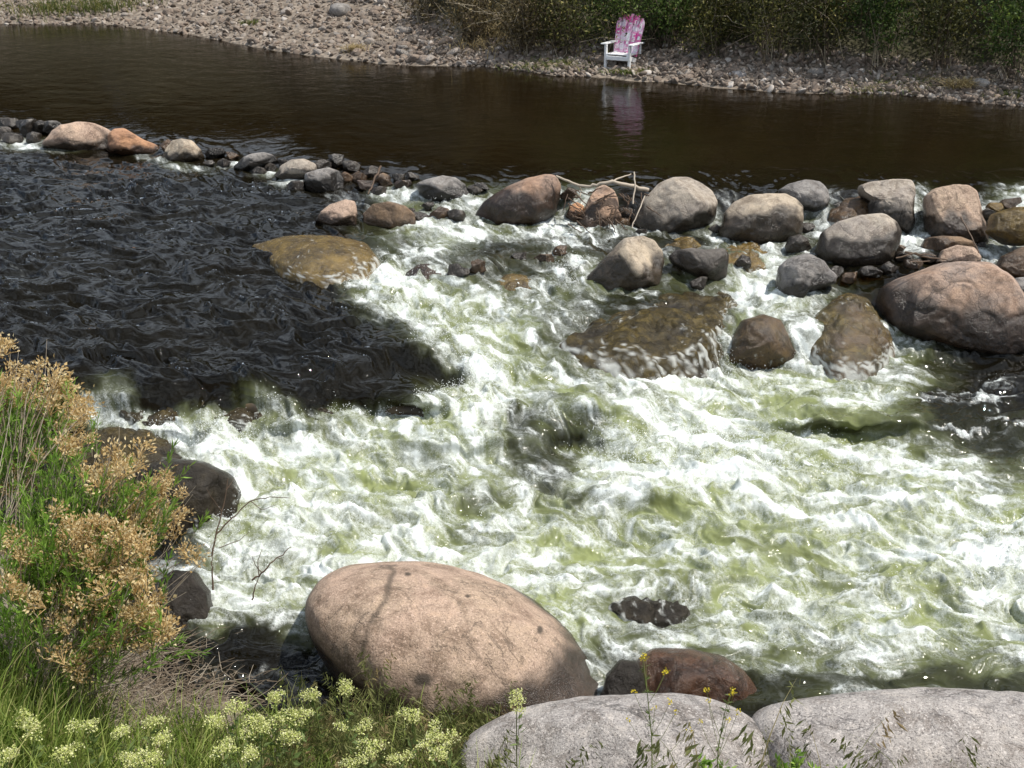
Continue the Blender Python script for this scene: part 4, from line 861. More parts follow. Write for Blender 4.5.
SLABS = [
 ('ochre wet slab in the left glide beside the white tongue', [(252,244),(275,238),(310,236),(340,238),(366,243),(374,254),(356,264),(330,274),(304,272),(280,264)], 'ochre', dict(zt=-.22, h=.13, film=.20, algae=.45, amp=.02, p=2.4)),
 ('wide flat brown rock shelf with a fall on its right corner', [(566,338),(600,320),(640,302),(680,288),(712,284),(730,291),(728,306),(714,326),(694,342),(664,350),(628,350),(594,348)], 'black', dict(zt=-.46, h=.09, skirt=.42, film=.20, algae=.75, amp=.06, spread=1.5, p=1.8)),
 ('olive green wet mound with water sliding over it right of the brown block', [(800,336),(812,314),(832,300),(858,298),(880,314),(892,338),(872,356),(836,358)], 'brown', dict(zt=-.60, h=.27, skirt=.35, film=.28, algae=.95, p=1.8, amp=.05)),
 ('amber submerged slab behind the sleek charcoal stone', [(704,254),(724,243),(756,243),(772,254),(764,264),(730,266)], 'ochre', dict(h=.07, film=.15, algae=.35)),
 ('amber submerged slab in front of the round grey weir boulder', [(664,245),(676,238),(694,238),(702,245),(688,251)], 'ochre', dict(h=.05, film=.12, algae=.3)),
 ('thin red brown stone barely breaking the foam', [(406,272),(416,266),(436,266),(450,273),(436,278),(416,278)], 'red', dict(h=.06, film=.12, algae=0)),
 ('round amber stone with foam on its left in mid channel', [(490,284),(502,276),(522,275),(540,282),(530,290),(504,291)], 'ochre', dict(h=.07, film=.15, algae=.5)),
 ('dark flat rock in the foam above the red brown wet one', [(604,610),(620,598),(646,594),(672,599),(690,610),(676,620),(640,622)], 'black', dict(h=.05, film=.36, algae=.1, amp=.05)),
 ('dark wet ledge under the lip of the left glide', [(118,408),(146,392),(186,386),(222,392),(250,406),(240,418),(190,420),(140,420)], 'black', dict(zt=-.60, h=.05, skirt=.3, film=.26, algae=.45, amp=.05)),
 ('small dark ledge under the lip right of the longer one', [(244,416),(258,404),(288,400),(318,406),(336,416),(310,424),(268,426)], 'black', dict(zt=-.66, h=.04, skirt=.3, film=.30, algae=.3, amp=.06)),
 ('low brown wet slab between the ridged grey and the slanted grey boulders', [(830,212),(838,202),(856,198),(872,201),(880,211),(862,217),(842,218)], 'brown', dict(zt=-.12, h=.12, film=.1, algae=.2)),
 ('long dark wet ledge behind the dried flower brush', [(50,452),(74,436),(104,428),(140,428),(166,440),(180,454),(150,464),(96,468)], 'black', dict(zt=-.68, h=.10, film=.15, algae=.6, amp=.05)),
]
for lb, pts, mt, kw in SLABS: slab(lb, pts, mt, **kw)
# smaller cobbles packed into the weir, one object each
COB = [(8,124,9,'dark'),(26,126,11,'slate'),(42,127,9,'dark'),(14,138,9,'grey'),(52,126,8,'slate'),(0,132,10,'dark'),(34,138,7,'dark'),(168,146,8,'brown'),(214,154,8,'slate'),(208,163,5,'dark'),(224,162,6,'dark'),(232,156,6,'brown'),
 (258,172,7,'dark'),(285,163,6,'slate'),(270,168,6,'dark'),(298,186,8,'dark'),(322,163,8,'dark'),(336,160,9,'slate'),(350,166,8,'dark'),(345,177,7,'brown'),(358,176,8,'brown'),(366,186,9,'red'),(372,172,8,'dark'),(384,180,8,'brown'),(398,178,7,'dark'),
 (404,184,8,'pink'),(380,192,7,'dark'),(412,176,6,'dark'),(474,190,7,'dark'),(482,186,6,'slate'),(408,213,9,'dark'),(420,216,9,'dark'),(440,214,10,'brown'),(455,216,8,'dark'),(428,206,6,'dark'),(568,194,7,'brown'),(630,214,9,'dark'),(624,222,7,'brown'),(642,232,6,'dark'),
 (716,228,6,'dark'),(812,214,7,'dark'),(806,228,7,'dark'),(798,243,7,'brown'),(838,206,6,'slate'),(884,226,6,'dark'),(905,256,8,'dark'),(912,264,9,'brown'),(888,268,8,'dark'),(898,248,6,'brown'),(928,256,7,'dark'),(986,214,7,'dark'),(996,206,8,'ochre'),(1010,203,9,'brown'),(1020,212,8,'ochre'),
 (980,246,6,'dark'),(870,272,8,'dark'),(850,276,8,'brown'),(836,272,8,'dark'),(458,270,9,'dark'),(478,266,8,'brown'),(520,256,7,'dark'),(546,258,8,'brown'),(560,250,8,'brown'),(700,282,7,'dark'),(742,262,8,'dark'),(1022,330,10,'pink'),(1008,320,8,'pink')]
WORDS = {'dark': 'blackish wet cobble', 'slate': 'dull grey cobble', 'grey': 'pale grey cobble', 'brown': 'brown wet cobble', 'red': 'reddish wet cobble', 'pink': 'pinkish cobble', 'ochre': 'ochre wet cobble'}
for i, (u, v, r, mt) in enumerate(COB):
    k = np.linspace(0, 2 * np.pi, 9)[:-1]; q = rng.uniform(.55, 1.3, 8)
    pts = np.stack([u + r * 1.25 * q * np.cos(k), v + r * .75 * q * np.sin(k)], 1)
    lb = WORDS[mt] + (' packed among the boulders of the weir' if v < 235 else ' in the shallow water below the weir')
    boulder(lb, pts, mt, wet=.8, ang=1.0, sub=4, amp=.16, film=.15, T=1.3, name='cobble', cat='cobble', seed=i + 50, group=lb + 's')

# ---------------------------------------------------------------- driftwood and twigs
def stickset(name, label, cat, lines, mt, a=.8, group=None):
    mb = MB()
    for pts, r0, r1 in lines:
        P = np.array(pts, float)
        t = np.linspace(0, len(P) - 1, (len(P) - 1) * 4 + 1); Q = np.stack([np.interp(t, np.arange(len(P)), P[:, k]) for k in range(3)], 1)
        Q[1:-1] += rng.normal(size=(len(Q) - 2, 3)) * r0 * .45
        mb.tube(Q, np.linspace(r0, r1, len(Q)), 6, a * rng.uniform(.8, 1.1))
    o0 = np.concatenate(mb.V).mean(0)
    return tag(mb.build(name, mt, None, True, o0, o0), label, cat, group)
Dw = 13.75
pl = lambda *a: [at_d(u, v, D).tolist() for u, v, D in a]
stickset('driftwood_branch', 'bleached driftwood branch lying across the upright tan stone', 'driftwood', [
  (pl((556, 176, Dw), (572, 183, Dw), (586, 187, Dw - .05), (600, 184, Dw - .1), (612, 182, Dw - .1), (630, 186, Dw), (648, 190, Dw + .1)), .012, .026),
  (pl((608, 183, Dw - .1), (620, 178, Dw), (631, 174, Dw + .1)), .012, .006), (pl((580, 186, Dw), (581, 191, Dw), (580, 197, Dw - .1)), .008, .005)], M_drift, .95)
stickset('stick', 'thin upright pale stick stuck beside the round grey weir boulder', 'stick', [(pl((634, 172, 13.5), (635, 186, 13.45), (633, 204, 13.4)), .009, .008)], M_drift, .9)
stickset('stick', 'thin pale stick slanting into the white water left of the round grey boulder', 'stick', [(pl((645, 196, 13.4), (639, 210, 13.3), (632, 228, 13.2)), .008, .006)], M_drift, .9)
L = []
for i in range(46):
    u, v = rng.uniform(566, 648), rng.uniform(190, 224); a = rng.uniform(-.7, .9) + (1.2 if rng.random() < .4 else 0); ln = rng.uniform(7, 20)
    D = 13.75 + rng.uniform(-.1, .25) - (v - 190) * .006
    L.append((pl((u, v, D), (u + ln * .5 * math.cos(a), v + ln * .5 * math.sin(a), D - .03), (u + ln * math.cos(a), v + ln * math.sin(a), D - .04)), rng.uniform(.006, .014), .004))
for q in L: stickset('twig', 'dark broken twig caught in the jam under the driftwood branch', 'twig', [q], M_twigdark, .6, 'twigs jammed under the driftwood')
stickset('stick', 'thin reddish stick leaning on the squared pinkish grey boulder', 'stick', [(pl((961, 217, 12.2), (969, 232, 12.1), (979, 253, 12.0)), .008, .006)], M_twigdark, .9)
stickset('stick', 'thin dark stick leaning on the dark weir boulder with the tan cap', 'stick', [(pl((381, 166, 14.3), (374, 180, 14.2), (368, 194, 14.1)), .014, .008)], M_twigdark, .9)
L = [(pl((905, 252, 11.8), (925, 257, 11.7), (948, 260, 11.7)), .010, .006), (pl((896, 258, 11.7), (915, 253, 11.7), (936, 256, 11.7)), .008, .005), (pl((910, 262, 11.6), (930, 261, 11.6)), .007, .005)]
for q in L: stickset('twig', 'reddish twig caught behind the huge right boulder', 'twig', [q], M_twigdark, .9, 'twigs behind the huge boulder')

# ---------------------------------------------------------------- painted chair on the far bank
def build_chair():
    m, n, l, p = mat('white_paint'); tc = n.new('ShaderNodeTexCoord').outputs['Object']
    l.new(mixc(n, l, ramp(n, l, noise(n, l, tc, 14, 5, .7), [(.5, g3(0)), (.72, g3(.6))]), (.80, .80, .80), (.52, .55, .58)), p.inputs['Base Color']); p.inputs['Roughness'].default_value = .5; Mw = m
    m, n, l, p = mat('pink_paint'); tc = n.new('ShaderNodeTexCoord').outputs['Object']
    l.new(mixc(n, l, ramp(n, l, noise(n, l, tc, 5, 2), [(.34, g3(0)), (.46, g3(.5)), (.56, g3(1))]), (.64, .06, .30), (.78, .62, .74)), p.inputs['Base Color']); p.inputs['Roughness'].default_value = .5; Mp = m
    P = hit(zg_far, 622, 67)[0]
    root = empty('garden_chair', P + np.array((0, 0, -.01)), 'white wooden garden chair with a pink patterned fan back on the far bank', 'chair')
    root.rotation_euler.z = math.radians(-25); root.scale = (.92, .86, .88)
    def rx(a): return np.array([[1, 0, 0], [0, math.cos(a), -math.sin(a)], [0, math.sin(a), math.cos(a)]])
    def part(nm, boxes, mt, par=root):
        mb = MB()
        for c, s, R in boxes: mb.box(c, s, R, 0, .006)
        return mb.build(nm, mt, par, False)
    for s in (-1, 1):
        part('front_leg', [((s * .25, -.30, .24), (.045, .085, .50), None)], Mw)
        part('rear_leg', [((s * .215, .06, .16), (.03, .86, .10), rx(-.25))], Mw)
        part('arm', [((s * .285, -.02, .50), (.11, .72, .026), rx(-.04))], Mw)
        part('arm_support', [((s * .27, .30, .37), (.045, .045, .23), None)], Mw)
    part('front_apron', [((0, -.345, .235), (.50, .022, .085), None)], Mw)
    seat = part('seat', [((0, -.29 + i * .088,  .305 - i * .006), (.50, .082, .022), rx(-.07)) for i in range(6)], Mw)
    a = -.42; R = rx(a); back0 = np.array((0, .17, .22)); up = R @ np.array((0, 0, 1.0)); nf = R @ np.array((0, -1.0, 0))
    hs = (.80, .86, .885, .86, .80)
    for i, h in enumerate(hs):
        x = (i - 2) * .098
        ax = (i - 2) * .035; Rt = R @ np.array([[math.cos(ax), 0, math.sin(ax)], [0, 1, 0], [-math.sin(ax), 0, math.cos(ax)]])
        mb = MB()                                           # slat with a rounded top
        zz = np.linspace(0, h, 14); wv = np.linspace(.0475, .0585, 14); wv[-3:] *= (.93, .78, .45) if i in (0, 4) else (1, .97, .82); xo = np.zeros(14); xo[-3:] = np.array((.003, .010, .024)) * (-np.sign(i - 2)) * (1 if i in (0, 4) else .3)
        fr_ = []
        for yy in (-.011, .011):
            Q = np.concatenate([np.stack([xo - wv, np.full(14, yy), zz], 1), np.stack([xo + wv, np.full(14, yy), zz], 1)[::-1]]); fr_.append(Q)
        V = np.concatenate(fr_) @ Rt.T + back0 + (x, 0, 0); nn = 28
        mb.add(V, np.concatenate([[[j, (j + 1) % nn, nn + (j + 1) % nn, nn + j] for j in range(nn)], [[j, nn - 1 - j - 0, nn - 2 - j, j + 1][::-1] for j in range(13)], [[nn + j, nn + nn - 1 - j, nn + nn - 2 - j, nn + j + 1] for j in range(13)]]), 0)
        sl_ = mb.build('back_slat', Mp, root, False)
        # white painted marks, raised as thick paint
        pb = MB()
        def pbox(cx, cz, w, hh):
            pb.box(Rt @ np.array((cx, -.0125, cz)) + back0 + (x, 0, 0), (w, .004, hh), Rt, 0, .0012)
        def ring(cx, cz, w, hh, t=.013):
            pbox(cx - w / 2, cz, t, hh + t); pbox(cx + w / 2, cz, t, hh + t); pbox(cx, cz - hh / 2, w - t - .002, t); pbox(cx, cz + hh / 2, w - t - .002, t)
        if i == 0: ring(0, .62, .045, .085); pbox(0, .50, .05, .03); ring(0, .40, .05, .07); pbox(0, .29, .02, .06); ring(0, .18, .045, .06); pbox(.0, .08, .05, .02)
        if i == 1: pbox(-.015, .74, .02, .06); pbox(.012, .66, .02, .08); ring(0, .42, .05, .07); ring(0, .28, .045, .06); pbox(0, .33, .06, .015); ring(0, .17, .04, .06)
        if i == 2: pbox(.02, .78, .016, .09); pbox(.0, .68, .05, .03); pbox(-.01, .59, .02, .05); pbox(0, .40, .055, .16); pbox(0, .27, .05, .06); ring(0, .14, .045, .07)
        if i == 3: ring(0, .70, .05, .09); pbox(.02, .56, .03, .05); pbox(0, .46, .06, .018); pbox(-.02, .42, .018, .05); pbox(0, .385, .06, .018); pbox(.02, .345, .018, .05); pbox(0, .31, .06, .018); pbox(0, .18, .06, .05)
        if i == 4: pbox(-.012, .64, .03, .1); pbox(.01, .50, .05, .03); pbox(0, .38, .05, .08); pbox(.0, .24, .04, .06); pbox(0, .12, .06, .05)
        pb.build('painted_pattern', Mw, sl_, False)
    part('back_brace', [((0, .17 + .20 + .035, .22 + .43), (.46, .03, .06), R)], Mw)
build_chair()

# ---------------------------------------------------------------- dried flower brush on the left
def ray_at(u, v, D): return at_d(u, v, D)
HEADS = []
for i in range(7):                                          # seed head prototypes: puffs of dry bristly bracts
    mb = MB(); nb = 75
    C = rng.normal(size=(nb, 3)) * (.020, .018, .012); D = C / (np.linalg.norm(C, axis=1)[:, None] + 1e-6) + rng.normal(size=(nb, 3)) * .5 + (0, 0, .9)
    leaves(mb, C, D, rng.uniform(.010, .019, nb), rng.uniform(.0028, .0052, nb), None, .5)
    for k in range(9): mb.tube([(0, 0, -.045), C[k] * .6 + (0, 0, -.015), C[k]], [.0012, .001, .0008], 3, .5)
    HEADS.append(mb.mesh('flower_head', M_straw, False))
def brush(label, D0, base_px, heads, greens, nextra, leaf_n, twigs=40, dj=.22):
    bx = hit(zg_near, *base_px)[0]
    root = empty('rabbitbrush', bx, label, 'shrub', 'dried flower brush on the near bank')
    st = MB(); gl_ = MB(); Hs = []
    hp = np.array(heads, float)
    for (u, v) in hp: Hs.append(at_d(u, v, D0 + rng.uniform(-dj, dj)))
    for _ in range(nextra):
        u, v = hp[rng.integers(len(hp))] + rng.normal(size=2) * (9, 9); Hs.append(at_d(u, v, D0 + rng.uniform(-dj, dj * 1.3)))
    for k, h in enumerate(Hs):
        b = bx + rng.normal(size=3) * (.16, .10, .0); b[2] = zg_near(b[0], b[1]) - .02
        c = b * .35 + h * .65; c[2] = max(b[2], h[2]) * .5 + .5 * (b[2] * .3 + h[2] * .7) - .03; c[:2] = b[:2] * .45 + h[:2] * .55
        t = np.linspace(0, 1, 8)[:, None]; Q = (1 - t) ** 2 * b + 2 * t * (1 - t) * c + t ** 2 * h + np.concatenate([np.zeros((1, 3)), rng.normal(size=(6, 3)) * .007, np.zeros((1, 3))])
        st.tube((Q if k % 9 == 0 else Q[5:]) - bx, np.linspace(.0036, .0016, 8 if k % 9 == 0 else 3), 4, rng.uniform(.1, .8))
        o = bpy.data.objects.new('flower_head', HEADS[k % 7]); COL.objects.link(o); o.parent = root; o.location = Vector(h - bx)
        s = rng.uniform(1.05, 1.9); o.scale = (s, s, s * .9); o.rotation_euler = (rng.normal() * .5, rng.normal() * .5, rng.uniform(0, 6.3))
        # narrow leaves along the upper stem
        nl = 10; ii = rng.integers(3, 7, nl); Cc = Q[ii] + rng.normal(size=(nl, 3)) * .006; Dd = (Q[ii] - Q[ii - 1]); Dd = Dd / np.linalg.norm(Dd, axis=1)[:, None] + rng.normal(size=(nl, 3)) * .5
        leaves(gl_, Cc - bx, Dd, rng.uniform(.03, .06, nl), rng.uniform(.0016, .003, nl))
    greens = list(greens) + [(hp[:, 0].mean(), hp[:, 1].mean() + 12, hp[:, 0].std(), hp[:, 1].std() * .9, 40)]
    for (gu, gv, su, sv, nn) in greens:                     # leafy shoots
        for _ in range(int(nn * 1.6)):
            e = at_d(gu + rng.normal() * su, gv + rng.normal() * sv, D0 + rng.uniform(-dj, dj)); d = (e - bx); d[2] *= 1.3; d = d / np.linalg.norm(d) + rng.normal(size=3) * .22; d /= np.linalg.norm(d)
            ln = rng.uniform(.12, .26); Q = e + d * np.linspace(-ln, 0, 6)[:, None]; st.tube(Q - bx, np.linspace(.0028, .0014, 6), 3, .6)
            k = 30; tt = rng.random(k); Cc = e + d * (-ln * tt[:, None]); Dd = d + rng.normal(size=(k, 3)) * .42
            leaves(gl_, Cc - bx, Dd, rng.uniform(.035, .07, k), rng.uniform(.0026, .0048, k), np.clip(.25 + .5 * rng.random() + .35 * (rng.random(k) - .5), 0, 1))
    for _ in range(twigs):                                  # bare grey twigs
        u, v = hp[rng.integers(len(hp))] + rng.normal(size=2) * (22, 20); e = at_d(u, v, D0 + rng.uniform(-dj, dj)); b = bx * .5 + e * .5 + rng.normal(size=3) * .05
        t = np.linspace(0, 1, 5)[:, None]; Q = b + (e - b) * t + rng.normal(size=(5, 3)) * .012; st.tube(Q - bx, np.linspace(.0032, .001, 5), 3, rng.uniform(.5, 1.2))
    st.build('stems', M_stem_grey, root); gl_.build('leaves', M_brushleaf, root, False)
brush('tall dried flower brush at the left edge with its top over the dark glide', 6.5, (-20, 690), [(25,370),(40,365),(35,385),(55,380),(65,385),(70,395),(20,395),(5,390),(8,380),(75,415),(68,425),(60,425),(50,395),(30,440),(15,470),(25,480),(10,490),(38,455),(0,348),(86,412),(45,410),(5,420),(78,402),(28,404),(52,402),(33,468),(-15,370),(-30,400)],
      [(4, 430, 14, 26, 34), (-10, 480, 14, 22, 18), (28, 425, 10, 12, 8)], 34, 0)
brush('middle dried flower brush leaning toward the black shining boulder', 6.2, (40, 700), [(80,440),(70,446),(112,450),(100,470),(113,480),(125,470),(133,460),(90,472),(150,485),(160,487),(167,483),(165,475),(145,502),(130,512),(155,517),(175,517),(182,512),(186,550),(172,532),(95,502),(118,466),(122,492),(140,514),(104,486),(148,494),(168,508)],
      [(60, 500, 24, 20, 50), (40, 530, 24, 16, 30), (130, 490, 12, 6, 14), (68, 455, 8, 8, 8), (100, 510, 16, 10, 12)], 26, 0, 70)
brush('dense dried flower brush at left middle with the thickest tan clusters', 5.9, (50, 712), [(100,535),(115,530),(130,532),(140,542),(110,550),(120,562),(95,552),(135,557),(105,567),(120,577),(10,545),(20,540),(35,546),(28,562),(60,547),(70,542),(65,557),(75,535),(126,545),(142,552),(88,540),(112,540),(98,560),(128,568),(140,564),(108,578),(84,556),(22,552)],
      [(50, 545, 20, 14, 30), (60, 585, 22, 12, 20), (20, 570, 16, 14, 16)], 30, 0, 50)
brush('lowest dried flower brush spreading over the grey dead stems', 5.75, (40, 726), [(5,582),(15,590),(35,602),(50,597),(60,590),(65,607),(40,617),(50,627),(75,602),(90,612),(100,602),(110,592),(130,612),(140,602),(150,612),(165,622),(170,630),(155,642),(140,647),(120,627),(130,637),(145,632),(60,652),(75,657),(135,582),(95,642),(112,642),(80,676),(158,628),(148,620),(124,610),(108,612),(90,628),(60,632)],
      [(20, 610, 16, 16, 20), (100, 596, 12, 8, 10)], 38, 0, 60)
# grey dead stems under the brush
mb = MB(); b0 = hit(zg_near, 120, 700)[0]
for i in range(900):
    u, v = rng.uniform(55, 235), rng.uniform(642, 735); P0 = hit(zg_near, u, v)[0] if i % 7 == 0 else P0 + np.append(rng.normal(size=2) * (.08, .06), 0); P0[2] = zg_near(P0[0], P0[1])
    a = rng.uniform(-1.2, 2.2); ln = rng.uniform(.08, .36); d = np.array((math.cos(a), .6 * math.sin(a), rng.uniform(-.1, .45))); t = np.linspace(0, 1, 4)[:, None]
    mb.tube(P0 - b0 + (0, 0, rng.uniform(.01, .16)) + d * ln * t + rng.normal(size=(4, 3)) * .014, np.linspace(.0034, .0014, 4), 3, rng.random() ** 1.3 * .9)
tag(mb.build('dead_brush', M_stem_grey, None, True, None, b0), 'mat of grey dead stems on the ground below the dried flower brush', 'dead brush')
# bare twigs reaching over the foam
def twig(name, label, D, lines, r=.0045):
    stickset(name, label, 'twig', [([at_d(u, v, D + dd).tolist() for (u, v, dd) in ln], r * k, r * .35 * k) for ln, k in lines], M_twigdark, .7)
twig('bare_twig', 'tall thin bare reddish twig standing over the foam beside the brush', 6.7, [([(212, 556, 0), (217, 530, 0), (224, 505, .02), (228, 478, .03)], 1.2), ([(216, 534, 0), (232, 518, .03), (250, 501, .05), (270, 497, .06), (290, 498, .08)], 1), ([(250, 501, .05), (262, 510, .05), (276, 505, .06)], .6), ([(222, 512, 0), (212, 498, -.05), (206, 488, -.05)], .5), ([(226, 490, 0), (236, 476, .04)], .5), ([(219, 548, 0), (240, 540, .05), (249, 532, .06)], .6), ([(213, 590, 0), (212, 570, 0), (212, 556, 0)], 1.3)])
twig('bare_twig', 'small dark forked twig sticking out of the foam above the salmon boulder', 6.9, [([(252, 580, 0), (259, 576, 0), (268, 566, 0), (280, 556, .03), (291, 547, .05)], 1.3), ([(259, 576, 0), (258, 562, 0), (262, 550, 0)], .8), ([(262, 573, 0), (255, 565, 0), (252, 556, 0)], .7), ([(252, 600, 0), (255, 588, 0), (259, 576, 0)], 1.2), ([(278, 558, 0), (284, 560, 0)], .5)])

# ---------------------------------------------------------------- near grass and flowers
def build_near_plants():
    mb = MB()
    def patch(n_, u0, u1, v0, v1, hmin, hmax, lean=.35, w0=.0022, w1=.0048, dens=None):
        u = rng.uniform(u0, u1, n_); v = rng.uniform(v0, v1, n_); B = hit(zg_near, u, v, 2.2, 9); B[:, 2] = zg_near(B[:, 0], B[:, 1]) - .01
        H = rng.uniform(hmin, hmax, n_) * (.55 + .45 * rng.random(n_)); blades(mb, B, H, rng.normal(size=(n_, 2)) * H[:, None] * lean, rng.uniform(w0, w1, n_), 5, .6)
    patch(3800, -60, 110, 680, 900, .24, .60, .35, .003, .006); patch(3600, 90, 330, 728, 900, .16, .44, .4, .003, .006); patch(3600, 300, 520, 735, 900, .16, .44, .4, .003, .006); patch(420, 470, 600, 795, 900, .06, .17, .4, .0022, .004)
    patch(900, -60, 80, 680, 800, .40, .80, .25, .004, .008); patch(120, 60, 330, 745, 840, .30, .55, .22, .004, .0075); patch(200, 60, 110, 740, 840, .35, .55, .2, .003, .006); patch(150, 185, 220, 740, 820, .28, .46, .2, .003, .006); patch(46, 772, 796, 806, 830, .16, .34, .22, .0022, .004); patch(160, 470, 505, 730, 780, .15, .32, .3); patch(260, 0, 430, 770, 900, .3, .5, .3, .003, .006); patch(26, 596, 640, 806, 850, .10, .2, .3, .002, .0036)
    tag(mb.build('grass', M_grass, None, False), 'green grass growing along the near bank', kind='stuff')
    # cheatgrass: thin culms with drooping tassels
    mb = MB()
    def cheat(n_, u0, u1, v0, v1, h0, h1, ts=1.0):
        u = rng.uniform(u0, u1, n_); v = rng.uniform(v0, v1, n_); B = hit(zg_near, u, v, 2.2, 9); H = rng.uniform(h0, h1, n_); le = rng.normal(size=(n_, 2)) * H[:, None] * .35
        tip = blades(mb, B, H, le, np.full(n_, .002), 6, .7)
        for i in range(n_):
            k = 30 if ts == 1 else 18; t = rng.random(k); C = B[i] + (tip[i] - B[i]) * (1 - .30 * t[:, None]) + rng.normal(size=(k, 3)) * .012 * ts
            Dd = np.zeros((k, 3)); Dd[:, 0] = (np.sign(le[i, 0]) or 1) * .5 + rng.normal(size=k) * .35; Dd[:, 1] = rng.normal(size=k) * .3; Dd[:, 2] = -.9 + rng.normal(size=k) * .35
            leaves(mb, C, Dd, ts * rng.uniform(.028, .06, k), ts * rng.uniform(.0032, .0058, k), np.clip(rng.normal(.5, .25), 0, 1), .4)
    cheat(140, 300, 400, 745, 840, .42, .70); cheat(150, 400, 500, 745, 830, .32, .54); cheat(30, 300, 480, 780, 860, .5, .7); cheat(46, 500, 690, 805, 850, .14, .34, .62); cheat(52, 690, 920, 805, 850, .16, .40, .62); cheat(14, 860, 1010, 810, 850, .10, .24, .55); cheat(30, 200, 300, 760, 840, .2, .36)
    tag(mb.build('seed_grass', M_cheat, None, False), 'drooping seed grass in front of the salmon boulder and pale slabs', kind='stuff')
    # cress plants with creamy flower domes
    FH = []
    for i in range(5):
        f = MB(); nf = 130; q = rng.normal(size=(nf, 3)); q /= np.linalg.norm(q, axis=1)[:, None]; q[:, 2] = np.abs(q[:, 2]) * .7; C = q * (.034, .034, .026) * rng.uniform(.6, 1, nf)[:, None] + np.round(rng.normal(size=(nf, 3)) * 1.2) * .006
        leaves(f, C, q + rng.normal(size=(nf, 3)) * .8, rng.uniform(.006, .011, nf), rng.uniform(.003, .0048, nf), None, .3); FH.append(f.mesh('flower_head', M_cress, False))
    CP = [(234,706),(277,697),(312,695),(214,722),(250,722),(278,722),(300,717),(88,728),(150,724),(123,731),(34,733),(6,756),(64,756),(132,763),(153,761),(229,750),(250,756),(345,691),(262,728),(361,730),(413,716),(435,735),(450,738),(347,764),(398,760),(378,747),(438,754),(517,703),(290,738),(165,738),(24,718)]
    WL = ['near the left corner', 'below the dead brush', 'beside the dark water', 'left of the salmon boulder', 'before the salmon boulder', 'before the pale slab']
    for i, (u, v) in enumerate(CP):
        D = 5.5 - (v - 700) * .012 + rng.uniform(-.1, .1); h = at_d(u, v, D); B = h + np.array((rng.normal() * .06, rng.uniform(-.12, .02), 0)); B[2] = zg_near(B[0], B[1]); 
        if B[2] > h[2] - .12: B[2] = h[2] - .22
        root = empty('cress_plant', B, '', 'flower', 'creamy flowering cress plants on the near bank')
        reg = 0 if u < 70 else 1 if u < 200 else 2 if u < 270 else 3 if u < 345 else 4 if u < 500 else 5
        root['label'] = 'creamy yellow flowering cress ' + WL[reg]; root['group'] = 'cress ' + WL[reg]
        st = MB(); lf = MB(); t = np.linspace(0, 1, 6)[:, None]; e = h - B
        Q = e * t + np.sin(t * 3.1) * rng.normal(size=3) * .02; st.tube(Q, np.linspace(.003, .002, 6), 4, .5)
        offs = [(0, 0, 0)] + [tuple(rng.normal(size=3) * (.034, .03, .012)) for _ in range(2)]
        for j, of in enumerate(offs):
            q = e + np.array(of); st.tube([Q[3], (Q[3] + q) / 2 + (0, 0, -.01), q], [.0016, .0014, .0012], 3, .5)
            o = bpy.data.objects.new('flower_head', FH[(i + j) % 5]); COL.objects.link(o); o.parent = root; o.location = Vector(q); s = rng.uniform(.9, 1.25) * (1 if j == 0 else .75); o.scale = (s, s, s); o.rotation_euler = (rng.normal() * .25, rng.normal() * .25, rng.uniform(0, 6.28))
        k = 26; tt = rng.uniform(.15, .9, k); C = e * tt[:, None]; Dd = rng.normal(size=(k, 3)) * (1, 1, .4) + (0, 0, .7); leaves(lf, C, Dd, rng.uniform(.035, .065, k), rng.uniform(.006, .011, k), None, .3)
        st.build('stem', M_stem_green, root); lf.build('leaves', M_cressleaf, root, False)
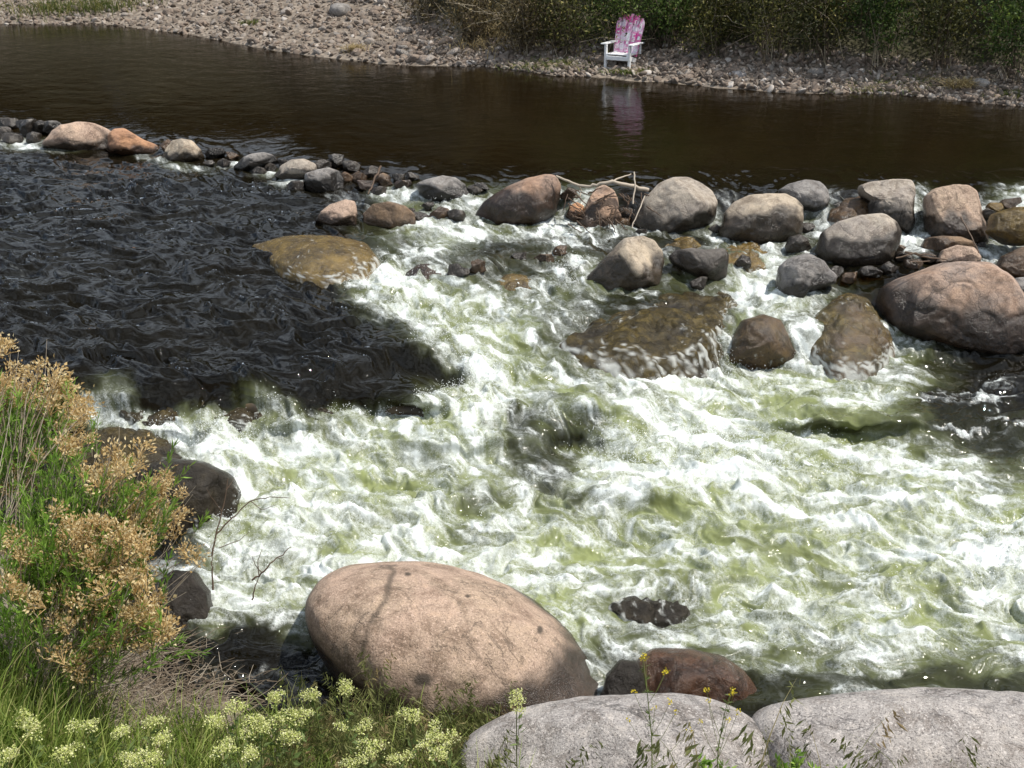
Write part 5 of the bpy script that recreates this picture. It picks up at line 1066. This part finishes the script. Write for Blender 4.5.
    # yellow mustard stalks before the pale slabs
    for (pts, fl, lb) in (([(652, 800), (652, 740), (648, 700), (643, 655)], [(643,655),(642,660),(646,657),(667,670),(665,672),(634,692),(670,702),(676,712),(655,708),(690,730),(628,720)], 'tall spindly yellow mustard in front of the pale pinkish slab'),
                          ([(716, 800), (718, 750), (724, 715), (732, 688)], [(732,690),(731,694),(734,692),(708,700),(706,690),(738,712),(728,720),(700,722)], 'shorter yellow mustard between the two pale slabs')):
        D = 5.0; Pm = at_d([p_[0] for p_ in pts], [p_[1] for p_ in pts], D); root = empty('mustard_plant', Pm[0], lb, 'flower'); st = MB(); fw = MB(); lf = MB(); t = np.linspace(0, 3, 12); Q = np.stack([np.interp(t, range(4), Pm[:, k]) for k in range(3)], 1); st.tube(Q - Pm[0], np.linspace(.003, .0013, 12), 4, .5)
        for (u, v) in fl:
            h = at_d(u, v, D + rng.uniform(-.05, .05)); j = int(np.clip(11 - (12 - (pts[0][1] - v - 30) / 12), 2, 10)); st.tube([Q[j] - Pm[0], (Q[j] * .5 + h * .5) - Pm[0] + (0, 0, -.015), h - Pm[0]], [.0014, .0011, .0009], 3, .5)
            k = 14; q = rng.normal(size=(k, 3)); leaves(fw, h - Pm[0] + q * .004, q + (0, 0, .5), rng.uniform(.006, .010, k), rng.uniform(.0028, .004, k))
            k = 5; leaves(lf, Q[rng.integers(1, 11, k)] - Pm[0], rng.normal(size=(k, 3)) + (0, 0, .3), rng.uniform(.02, .04, k), rng.uniform(.002, .004, k))
        st.build('stem', M_stem_green, root); fw.build('flowers', M_yellow, root, False); lf.build('leaves', M_cressleaf, root, False)
    # leafy weeds at the bottom edge
    for (u, v, nst, hgt, lb) in ((715, 770, 6, .17, 'bright leafy weed at the bottom edge before the pale slabs'), (845, 775, 4, .12, 'small leafy weed at the bottom edge of the right slab'), (790, 770, 5, .14, 'leafy weed beside the upright grass blades before the right slab')):
        P = at_d(u, v + 18, 4.7); root = empty('leafy_weed', P, lb, 'weed'); st = MB(); lf = MB()
        for _ in range(nst):
            e = np.array((rng.normal() * .045, rng.normal() * .03, hgt * rng.uniform(.6, 1.1))); t = np.linspace(0, 1, 5)[:, None]; st.tube(e * t + t * (1 - t) * rng.normal(size=3) * .05, np.linspace(.003, .0015, 5), 4, .5)
            k = 22; tt = rng.uniform(.15, 1, k); leaves(lf, e * tt[:, None], rng.normal(size=(k, 3)) * (1, 1, .5) + (0, 0, .8), rng.uniform(.025, .05, k), rng.uniform(.005, .010, k), None, .3)
        st.build('stem', M_stem_green, root); lf.build('leaves', M_brushleaf, root, False)
build_near_plants()
